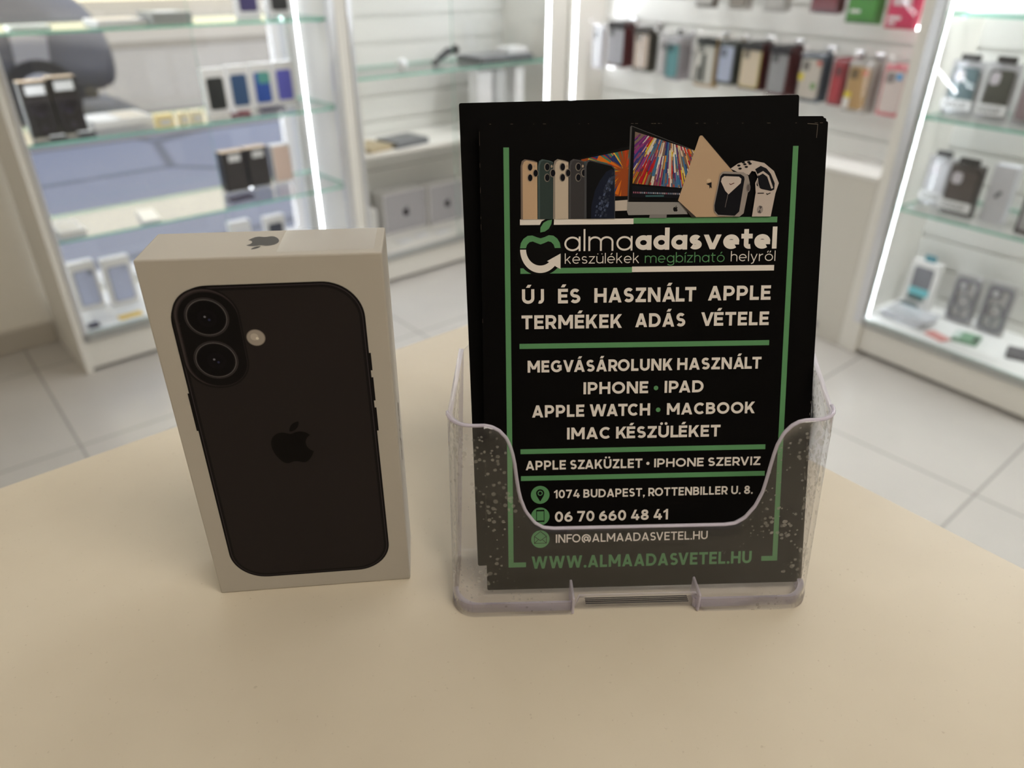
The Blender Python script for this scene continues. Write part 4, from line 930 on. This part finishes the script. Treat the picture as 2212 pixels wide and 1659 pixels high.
# --- left cabinet, middle shelf
for x, y, h, lab in ((.072, .105, .155, 'black phone box with a kraft lid at the left end of the middle shelf'), (.152, .114, .16, 'black phone box with a kraft lid, second from the left on the middle shelf')):
    carton('L', x, y, Z2, .076, h, .045, lab, DKF, None, [(DK2, -.027, .027, .018, .105), (DKF, -.0255, .0255, .0195, .1035)], KRAFT, (LBL, -.024, .028, h - .036, h - .010), circle=[(0, .078, .021, DK2), (0, .078, .018, DKF), (0, .066, .009, cmat((70, 64, 84))), (0, .028, .010, DK2)])
flat_item('L', .245, .43, .13, .29, Z2, .022, 'white flat tablet box lying on the middle shelf beside the black boxes', CARD, 'box', 'tablet_box', extra=[('printed_front', .0, .08, -.07, .07, .0006, cmat((215, 205, 190))), ('seam', -.006, -.003, -.075, .075, .0006, cmat((185, 180, 175)))], rz=R(4))
flat_item('L', .105, .150, .045, .075, Z2, .010, 'small black price stand with a white label in front of the leftmost black box', DKF, 'price stand', 'price_stand', extra=[('price_label', -.02, .02, -.012, .012, .0006, LBL)])
flat_item('L', .185, .232, .055, .09, Z2, .010, 'small black price stand with a white label in front of the second black box', DKF, 'price stand', 'price_stand', extra=[('price_label', -.02, .02, -.012, .012, .0006, LBL)])
for x, w, c_, lab in ((.404, .055, (245, 225, 165), 'cream cube standing in for a sunlit reflection on the middle shelf front edge'), (.478, .026, (240, 228, 190), 'narrow pale cream block standing in for a shelf reflection, right of the cream cube'), (.516, .036, (240, 230, 200), 'small ivory block standing in for a shelf reflection, nearest the phone boxes')):
    MB_ = carton('L', x, .022, Z2, w, .040, .03, lab, cmat(c_), None, None, None, (LBL, -w * .3, w * .3, .010, .024), name='accessory_box')  # cream blocks added in place of sunlit facade reflections on the glass shelf
for x, y, cs, lab in ((.612, .125, [((38, 40, 40), -.030, .028, .018, .120)], 'white phone box with a black screen on the middle shelf, leftmost of its row'),
                      (.706, .150, [((52, 82, 122), -.030, .028, .018, .120)], 'white phone box with a navy blue screen on the middle shelf'),
                      (.796, .160, [((46, 84, 168), -.030, .028, .018, .120), ((90, 160, 150), -.016, .028, .082, .120)], 'white phone box with a blue and green screen on the middle shelf'),
                      (.886, .172, [((98, 98, 190), -.030, .028, .018, .120)], 'white phone box with a violet blue screen on the middle shelf, rightmost of its row')):
    carton('L', x, y, Z2, .078, .148, .03, lab, CARD, None, [(cmat(a), b, c_, d, e) for a, b, c_, d, e in cs])
flat_item('L', .67, .735, .06, .10, Z2, .012, 'dark red and white packet lying before the navy phone box', cmat((120, 62, 66)), 'packet', 'packet', extra=[('white_end', -.03, -.008, -.018, .018, .0006, LBL)], rz=R(-20))
flat_item('L', .785, .875, .09, .125, Z2, .010, 'flat dark card lying in front of the blue and green phone box', DK2, 'card', 'price_card')
# --- left cabinet, lower shelf
for x, w, y, lab in ((.655, .088, .205, 'black phone box with a kraft lid and white label on the lower shelf'), (.752, .085, .215, 'black phone box between its twin and the rose one on the lower shelf')):
    carton('L', x, y, Z3, w, .142, .05, lab, DKF, cmat((58, 54, 54), .4), None, KRAFT, (LBL, -.02, .024, .108, .132))
carton('L', .852, .212, Z3, .076, .142, .03, 'rose gold phone box on the lower shelf beside the black ones', CARD, None, [(cmat((232, 206, 192)), -.034, .034, .006, .136)])
flat_item('L', .302, .360, .02, .165, Z3, .010, 'white phone lying flat on the lower shelf', pbr('glossy_white_shell', (.80, .79, .78), .15), 'phone', 'phone', rz=R(-8), bev=.003)
flat_item('L', .61, .70, .07, .115, Z3, .012, 'dark flat gadget lying before the black boxes on the lower shelf', DK2, 'gadget', 'flat_gadget', rz=R(8))
flat_item('L', .05, .125, .03, .16, Z3, .02, 'white flat box at the left end of the lower shelf', CARD, 'box', 'flat_box', extra=[('printed_front', -.028, .028, -.05, .05, .0006, cmat((225, 220, 210)))])
# --- left cabinet, bottom
for x, y, w, lab in ((.070, .205, .082, 'white phone box with a pale blue phone, leftmost on the cabinet bottom'), (.168, .175, .090, 'white phone box with a blue phone, right of its twin on the cabinet bottom')):
    k = 1 if w < .085 else 1.08
    carton('L', x, y, Z0, w, .168, .035, lab, CARD, None, [(cmat((70, 74, 96)), -.031 * k, .031 * k, .014, .140), (cmat((182, 190, 218)), -.029 * k, .030 * k, .016, .138)], circle=[(.02, .127, .008, cmat((70, 62, 58)))])
for x, y, lab in ((.665, .285, 'white box on the cabinet bottom just above the big phone box, with a plain lid'), (.80, .262, 'white box with a dark picture on the cabinet bottom, nearest the LED strip')):
    carton('L', x, y, Z0, .085, .168, .032, lab, CARD, None, [(cmat((222, 222, 226) if x < .7 else (70, 72, 84)), -.03, .03, .016, .14)])
for x, y, lab in ((1.30, .05, 'white price card on the corner cabinet bottom, left of its row'), (1.40, .07, 'white price card in front of the first square device box'), (1.50, .05, 'white price card on the corner cabinet bottom beside the leaflets')):
    flat_item('L', x, x + .07, y, y + .05, Z0, .004, lab, LBL, 'price card', 'price_card', rz=R(8))
flat_item('L', .150, .225, .04, .085, Z0, .004, 'yellow price tag on the bottom of the left cabinet', cmat((232, 196, 84)), 'price tag', 'price_tag', extra=[('white_edge', -.036, .036, .010, .022, .0006, LBL)])
flat_item('L', .052, .085, .035, .06, Z0, .012, 'small dark blue gadget in the front corner of the left cabinet bottom', cmat((60, 62, 84)), 'gadget', 'small_gadget')
flat_item('L', .085, .145, .075, .12, Z0, .004, 'white price card before the leftmost phone box on the cabinet bottom', LBL, 'price card', 'price_card')
# --- corner cabinet
def headset():
    loc, a = place('L', 1.66, .17, .8205, R(18)); c = thing('headset', 'black folded gadget lying on the upper glass shelf of the corner cabinet', 'headset', loc, a)
    m = MB(); m.tube([(-.06, 0, .012), (-.03, .01, .022), (.02, .0, .045), (.05, -.01, .05)], [.008, .013, .016, .013], BPLAST, 10); m.build('band', c)
    MB().ball((.058, -.012, .05), .022, BPLAST, (1, .8, .9), 14).build('ear_cup', c); MB().ball((-.07, 0, .012), .014, BPLAST, (1.6, 1, .8), 12).build('ear_cup', c)
headset()
flat_item('L', 1.76, 2.06, .055, .22, .8205, .022, 'dark grey laptop lying at the right end of the upper glass shelf', cmat((92, 94, 98), .3), 'laptop', 'laptop', extra=[('lid', -.148, .148, -.08, .08, .002, cmat((120, 122, 126), .3))], bev=.002)
flat_item('L', 1.94, 2.05, .08, .17, .845, .025, 'small white box lying on the grey laptop', CARD, 'box', 'small_box')
o = MB().ball((0, 0, .022), .022, pbr('frosted_white_ball', (.8, .82, .84), .3), (1, 1, 1), 16).build('round_speaker', loc=LP(1.40, .11, .82)); tag(o, 'small white round speaker near the left end of the upper glass shelf', 'speaker')
flat_item('L', 1.155, 1.275, .03, .17, .5435, .018, 'tan flat box on the lower white shelf of the corner cabinet', cmat((176, 160, 128)), 'box', 'flat_box', rz=R(10), extra=[('lid_seam', -.055, .055, -.003, .0, .0005, cmat((150, 134, 104)))])
flat_item('L', 1.285, 1.455, .03, .165, .5435, .022, 'dark grey laptop lying on the lower white shelf beside the tan box', cmat((112, 114, 118), .3), 'laptop', 'laptop', rz=R(6), extra=[('lid', -.083, .083, -.065, .065, .002, cmat((98, 100, 104), .3))], bev=.002)
for x, w, m, lab in ((1.75, .085, (235, 235, 238), 'tall white box standing on the lower shelf under the laptop, leftmost of three'), (1.85, .06, (200, 202, 204), 'tall grey white box standing between two whiter ones on the lower shelf'), (1.965, .055, (240, 240, 242), 'tall bright white box standing nearest the LED strip on the lower shelf')):
    carton('L', x, .07, .5435, w, .245, .06, lab, cmat(m), None, name='tall_box', screen=[(cmat(tuple(min(255, v + 8) for v in m)), -w / 2 + .006, w / 2 - .006, .01, .235)])
for x, y, w, lab in ((1.318, .200, .226, 'square white box with a grey device and dark emblem on the corner cabinet bottom'), (1.552, .185, .20, 'square white box half hidden by the leaflets on the corner cabinet bottom')):
    carton('L', x, y, Z0, w, .178, .085, lab, CARD, cmat((176, 174, 178)), None, name='computer_box', emblem=(.088, .032, sr(40, 36, 38)))
carton('L', 1.16, .20, Z0, .12, .13, .09, 'plain white box beside the square device boxes on the corner cabinet bottom', CARD, None, [(cmat((215, 215, 212)), -.05, .05, .012, .118)], name='flat_box')
# --- hanging cases on the slatted wall
SHELL = {}
def hang_pack(x0, x1, z0, z1, y, label, case, card=(210, 208, 205), tabc=None, side=None, behind=0, edge=None, extra=None, group='phone cases hung on the slatted wall', hook=None, slim=.016):
    w, h = x1 - x0, z1 - z0
    loc, a = place('R', (x0 + x1) / 2, y, z0)
    c = thing('phone_case_pack', label, 'phone case', loc, a, group)
    sm = cmat(side) if side else cmat(card)
    MB().box(-w / 2, w / 2, slim * .55, slim, 0, h, sm, .001).build('backing_card', c)
    k = MB(); k.prism([(q[0], .002, q[1]) for q in rrect(-w / 2 + .008, w / 2 - .008, .012, h - .018, .011, 5)], (0, slim * .55 - .003, 0), cmat(case, .35)); ko = k.build('phone_case', c)
    MB().prism([(q[0], .0012, q[1]) for q in rrect(-w / 2 + .014, -w / 2 + .042, h - .055, h - .024, .008, 4)], (0, .0012, 0), cmat(tuple(int(v * .6) for v in case), .3)).build('camera_cutout', ko)
    if edge: MB().prism([(q[0], .0045, q[1]) for q in rrect(-w / 2 + .005, w / 2 - .005, .008, h - .014, .013, 5)], (0, .002, 0), cmat(edge, .4)).build('case_edge', c)
    if tabc: MB().box(-w / 2 + .003, w / 2 - .003, -.0022, slim * .8, h - .026, h + .0012, cmat(tabc), .001).build('hang_tab', c)
    for nm, a0, a1, b0, b1, cc in (extra or ()): MB().box(a0, a1, -.0008, .0004, b0, b1, cmat(cc)).build(nm, c)
    MB().box(-w / 2, w / 2, -.0015, slim * .54, .002, h - .002, CLEAR, .002).build('clear_shell', c)
    for i in range(behind):
        q = thing('phone_case_pack', 'pack %s behind the %s' % (('directly', 'second', 'third', 'fourth')[i], hook or label.split(' hung')[0]), 'phone case', (0, 0, 0), a, group)
        q.location = place('R', (x0 + x1) / 2 + random.uniform(-.002, .002), y + (slim + .004) * (i + 1), z0 + random.uniform(-.003, .003))[0]
        for ch in c.children:
            if ch.name.split('.')[0] in ('backing_card', 'clear_shell', 'hang_tab'): copy_tree(ch, q)
    hk = thing('display_hook', 'chrome display hook holding the ' + (hook or label.split(' hung')[0]), 'hook', place('R', (x0 + x1) / 2, .2212, z1 + .0042)[0], a, 'hooks on the slatted wall')
    m = MB(); ln = .2212 - y + .03; m.tube([(0, 0, 0), (0, -ln, 0), (0, -ln - .012, .014)], .0022, CHROME, 6); m.box(-.016, .016, -.004, .003, -.012, .014, CHROME, .001); m.build('wire', hk)
    MB().ball((0, -ln - .012, .018), .0075, pbr('white_hook_cap', (.85, .85, .85), .3), seg=10).build('cap', hk)
    return c
Y = .115
hang_pack(-1.62, -1.535, .765, .945, Y, 'white case pack hung leftmost on the slatted wall by the LED strip', (228, 228, 234), (225, 225, 228), None, (222, 222, 226))
hang_pack(-1.515, -1.405, .785, .965, Y, 'black framed glossy clear case pack hung beside the leftmost white one', (190, 190, 198), (40, 38, 40), (40, 38, 40), (92, 20, 26), 3, (30, 28, 30), hook='black framed pack')
hang_pack(-1.345, -1.25, .784, .955, Y, 'pink beige case in a dark frame hung left of the teal one', (206, 188, 174), (90, 88, 86), (70, 66, 62), (62, 58, 46), 2, hook='pink beige case')
hang_pack(-1.19, -1.155, .78, .935, Y, 'narrow clear and white case pack hung touching the teal one', (222, 218, 218), (215, 212, 212), None, (210, 208, 208), 0, hook='narrow clear pack')
hang_pack(-1.15, -1.075, .767, .93, Y, 'teal phone case hung on the slatted wall', (92, 148, 152), (190, 190, 192), (170, 170, 174), (176, 172, 178), 3, hook='teal case')
hang_pack(-.985, -.885, .762, .94, Y, 'white case with a black strap hung right of the teal one', (208, 206, 198), (84, 82, 76), (40, 42, 40), (190, 162, 120), 1, None, [('strap_print', -.012, .006, .02, .12, (60, 66, 60)), ('strap_print', -.035, -.02, .02, .075, (50, 54, 50))], hook='strap case')
hang_pack(-.872, -.792, .782, .935, Y, 'icy blue clear case hung next to the strap case', (176, 184, 206), (160, 160, 166), None, (70, 74, 68), 2, hook='icy blue case')
hang_pack(-.762, -.665, .778, .94, Y, 'cream case with yellow edges and black top hung on the wall', (212, 196, 172), (54, 52, 50), (46, 44, 44), (84, 16, 20), 3, (206, 196, 90), hook='cream and yellow case')
hang_pack(-.632, -.545, .770, .938, Y, 'grey clear case with a black top hung right of the yellow edged one', (150, 150, 152), (60, 58, 62), (40, 38, 42), (88, 14, 22), 3, hook='grey clear case')
hang_pack(-.50, -.405, .768, .925, Y, 'clear cream case with yellow and green stickers hung on the wall', (200, 192, 180), (196, 188, 178), None, (74, 86, 98), 2, None, [('sticker', -.042, -.022, .07, .092, (226, 206, 60)), ('sticker', .012, .03, .045, .065, (110, 150, 80)), ('sticker', .022, .04, .122, .136, (196, 84, 70))], hook='stickered case')
hang_pack(-.372, -.318, .771, .92, Y, 'narrow red case pack hung between the stickered and the tan ones', (168, 34, 46), (176, 50, 60), None, (150, 36, 44), 2, hook='red case')
hang_pack(-.312, -.222, .758, .918, Y, 'tan case with a white label and yellow sticker hung on the wall', (186, 150, 96), (206, 200, 192), None, (190, 186, 180), 2, None, [('price_label', -.04, -.016, .012, .045, (235, 230, 224)), ('sticker', -.038, -.014, .046, .064, (230, 206, 60)), ('sticker', .014, .03, .118, .134, (214, 120, 90))], hook='tan case')
hang_pack(-.185, -.105, .764, .92, Y, 'pale pink case with a blue spot hung rightmost on the wall', (222, 208, 202), (214, 206, 202), None, (226, 118, 128), 2, None, [('sticker', .008, .026, .112, .130, (70, 160, 220))], hook='pale pink case')
# upper row, cut by the top of the picture
for i, (x0, x1, z0, cs, sd_, lab, ex) in enumerate(((-1.20, -1.10, 1.07, (205, 200, 196), None, 'white case pack in the upper row, leftmost at the top edge', None), (-1.02, -.93, 1.045, (200, 198, 194), (120, 112, 104), 'pale grey case pack in the upper row left of the brown one', None),
        (-.86, -.77, 1.045, (150, 142, 132), (190, 186, 180), 'greyish brown case pack in the upper row', None), (-.70, -.60, 1.045, (190, 188, 184), None, 'white and grey case pack in the upper row beside the dark red one', None),
        (-.505, -.395, 1.05, (120, 40, 48), (92, 18, 26), 'dark red framed case pack in the upper row', None),
        (-.365, -.25, 1.028, (70, 146, 50), (60, 130, 40), 'bright green case pack in the upper row', [('white_lettering', -.04, -.005, .03, .04, (230, 235, 225)), ('red_print', -.03, .03, .075, .16, (140, 30, 52))]),
        (-.225, -.128, 1.020, (214, 40, 92), (214, 40, 92), 'bright pink case pack in the upper row, rightmost of it', [('white_lettering', -.036, .005, .025, .036, (240, 225, 230)), ('white_lettering', -.036, -.01, .012, .020, (240, 225, 230)), ('pale_print', -.03, .03, .065, .16, (225, 200, 205))]))):
    hang_pack(x0, x1, z0, z0 + .17, Y, lab, cs, cs, None, sd_, 1, None, ex, 'phone cases in the upper row of the slatted wall', hook=lab.split(' in the')[0])
# --- right cabinet
def shelf_pack(x, y, z, w, h, label, case, tabc=(40, 38, 38), d=.022, word=None, body=(198, 198, 200), rz=0.0, group='clear packs in the right cabinet'):
    loc, a = place('R', x + w / 2, y, z, rz); c = thing('phone_case_pack', label, 'phone case', loc, a, group)
    MB().box(-w / 2, w / 2, d * .7, d, 0, h, cmat(body), .001).build('backing_card', c)
    k = MB(); k.prism([(q[0], .004, q[1]) for q in rrect(-w / 2 + .012, w / 2 - .012, .016, h - .018, .012, 6)], (0, d * .7 - .005, 0), cmat(case, .35)); ko = k.build('phone_case', c)
    MB().prism([(q[0], .0025, q[1]) for q in rrect(-w / 2 + .018, -w / 2 + .018 + w * .3, h - .058, h - .024, .010, 5)], (0, .0018, 0), cmat((206, 200, 206), .3)).build('camera_cutout', ko)
    if word:
        lo = MB().box(-w / 2 + .002, w / 2 - .002, -.0026, -.0016, .018, .047, LBL).build('paper_band', c)
        lettering('band_lettering', lo, word, -w * 380, w * 300, 24, 15, (.02, .02, .025), .13, 0, Matrix.Translation((0, -.0028, 0)))
    if tabc:
        m = MB(); m.box(-w * .3, w * .3, d * .3, d * .8, h, h + .018, cmat(tabc), .003); m.build('hang_tab', c)
    MB().box(-w / 2, w / 2, -.0014, d * .68, .002, h - .001, CLEAR, .002).build('clear_shell', c)
    return c
A_, B_, C_, D_ = .8005, .5205, 1.0805, .1285
shelf_pack(.030, .095, A_, .094, .152, 'clear pack with a teal phone case on the upper right shelf', (78, 104, 110), word='YOOUP')
shelf_pack(.135, .085, A_, .090, .156, 'clear pack with an olive grey phone case on the upper right shelf', (66, 68, 60), word='YOOUP')
shelf_pack(.235, .080, A_, .085, .160, 'clear pack with a mauve grey case at the right edge of the upper right shelf', (150, 132, 136), tabc=(120, 118, 118))
shelf_pack(.034, .110, B_, .082, .155, 'clear pack with a transparent case at the left end of the middle right shelf', (206, 206, 210), word='YOOUP', tabc=(50, 50, 50))
shelf_pack(.122, .065, B_, .100, .155, 'clear pack with a dark brown case on the middle right shelf', (74, 64, 60), word='YOOUP', d=.030, body=(70, 64, 62))
carton('R', .238, .095, B_, .064, .168, .035, 'white accessory box with a small grey bone print on the middle right shelf', cmat((205, 206, 212)), None, None, None, None, name='accessory_box', circle=[(.004, .090, .006, cmat((96, 98, 108))), (-.003, .080, .006, cmat((96, 98, 108)))], cat='box')
carton('R', .355, .060, B_, .075, .105, .04, 'dark brown box cut by the right edge of the picture', cmat((52, 40, 42)), None, [(cmat((170, 168, 172)), -.030, .030, .012, .094)], name='accessory_box')
flat_item('R', .06, .31, .05, .14, C_, .030, 'long white box lying on the top visible shelf of the right cabinet', CARD, 'box', 'long_box', extra=[('grey_print', -.02, .05, -.03, .02, .0006, cmat((190, 188, 186)))])
def phone_pack():
    c = carton('R', .020, .236, D_, .098, .172, .03, 'white phone pack with a grey and turquoise picture on the right cabinet bottom', CARD, None, [(cmat((112, 112, 120)), -.034, .034, .075, .152)], name='accessory_box')
    MB().box(-.034, .034, -.0012, 0, .050, .076, cmat((110, 196, 206))).build('turquoise_band', c)
    MB().box(-.034, .024, -.0012, 0, .030, .050, cmat((70, 100, 104))).build('printed_band', c)
    MB().box(-.016, .022, .008, .02, .172, .194, cmat((60, 128, 144)), .003).build('hang_tab', c)
phone_pack()
def mag_pack(x, y, w, h, label):
    loc, a = place('R', x + w / 2, y, D_); c = thing('phone_case_pack', label, 'phone case', loc, a, 'grey magnetic case packs in the right cabinet')
    MB().box(-w / 2, w / 2, .012, .016, 0, h, cmat((206, 206, 204)), .001).build('backing_card', c)
    o = MB(); G = cmat((128, 128, 136), .3); out = rrect(-w / 2 + .007, w / 2 - .007, .010, h - .012, .016, 6); inn = rrect(-w / 2 + .017, w / 2 - .017, .020, h - .022, .010, 6)
    for i in range(len(out)):
        j = (i + 1) % len(out); q = [out[i], out[j], inn[j], inn[i]]; o.prism([(p[0], .002, p[1]) for p in q], (0, .008, 0), G)
    o.build('case_frame', c)
    mg = MB()
    for i in range(28):
        a0, a1 = 2 * math.pi * i / 28, 2 * math.pi * (i + 1) / 28; f = lambda r, t: (r * math.cos(t), .0035, h * .45 + r * math.sin(t))
        mg.prism([f(.020, a0), f(.026, a0), f(.026, a1), f(.020, a1)], (0, .003, 0), G)
    mg.box(-.003, .003, .0035, .0065, h * .45 - .050, h * .45 - .026, G); mg.build('magnet_ring', c)
    cm = MB(); cm.box(-w / 2 + .017, -w / 2 + .050, .003, .009, h - .056, h - .020, G, .002); cm.build('camera_cutout', c)
    MB().cyl((-w / 2 + .033, .0032, h - .038), (0, -1, 0), .009, .001, cmat((214, 214, 216)), 16).build('lens_opening', c)
    MB().box(-w / 2, w / 2, -.001, .0118, .001, h - .001, CLEAR, .002).build('clear_shell', c)
    return c
mag_pack(.172, .235, .092, .170, 'grey framed magnetic case pack on the right cabinet bottom, fully visible')
mag_pack(.275, .235, .090, .176, 'grey framed magnetic case pack cut by the right edge of the picture')
for i in range(4):
    flat_item('R', .03 + i * .004, .175 + i * .006, .085 - i * .004, .185 - i * .003, D_ + i * .0075, .007, 'pale grey flat packet on the right cabinet bottom, %s of its pile' % ('lowest', 'second from below', 'third from below', 'topmost')[i], cmat((214 - i * 6, 216 - i * 6, 222 - i * 6), .25), 'packet', 'flat_packet', 'flat packets piled in the right cabinet', R(-12 + i * 5))
flat_item('R', .030, .085, .196, .228, D_, .02, 'dark teal packet behind the pile of flat packets', cmat((60, 86, 90)), 'packet', 'packet')
flat_item('R', .205, .275, .055, .095, D_, .006, 'salmon pink card lying on the right cabinet bottom', cmat((222, 150, 146)), 'card', 'card', rz=R(-15))
flat_item('R', .270, .345, .095, .165, D_, .014, 'green packet lying beside the pink card in the right cabinet', cmat((120, 158, 130)), 'packet', 'packet', rz=R(12), extra=[('pale_end', -.036, -.018, -.033, .033, .0006, cmat((200, 214, 208))), ('dark_end', .022, .036, -.030, .0, .004, cmat((50, 56, 54)))])
flat_item('R', .425, .53, .12, .19, D_, .016, 'dark grey gadget on the cabinet bottom at the right edge', cmat((86, 84, 88)), 'gadget', 'flat_gadget', rz=R(20))
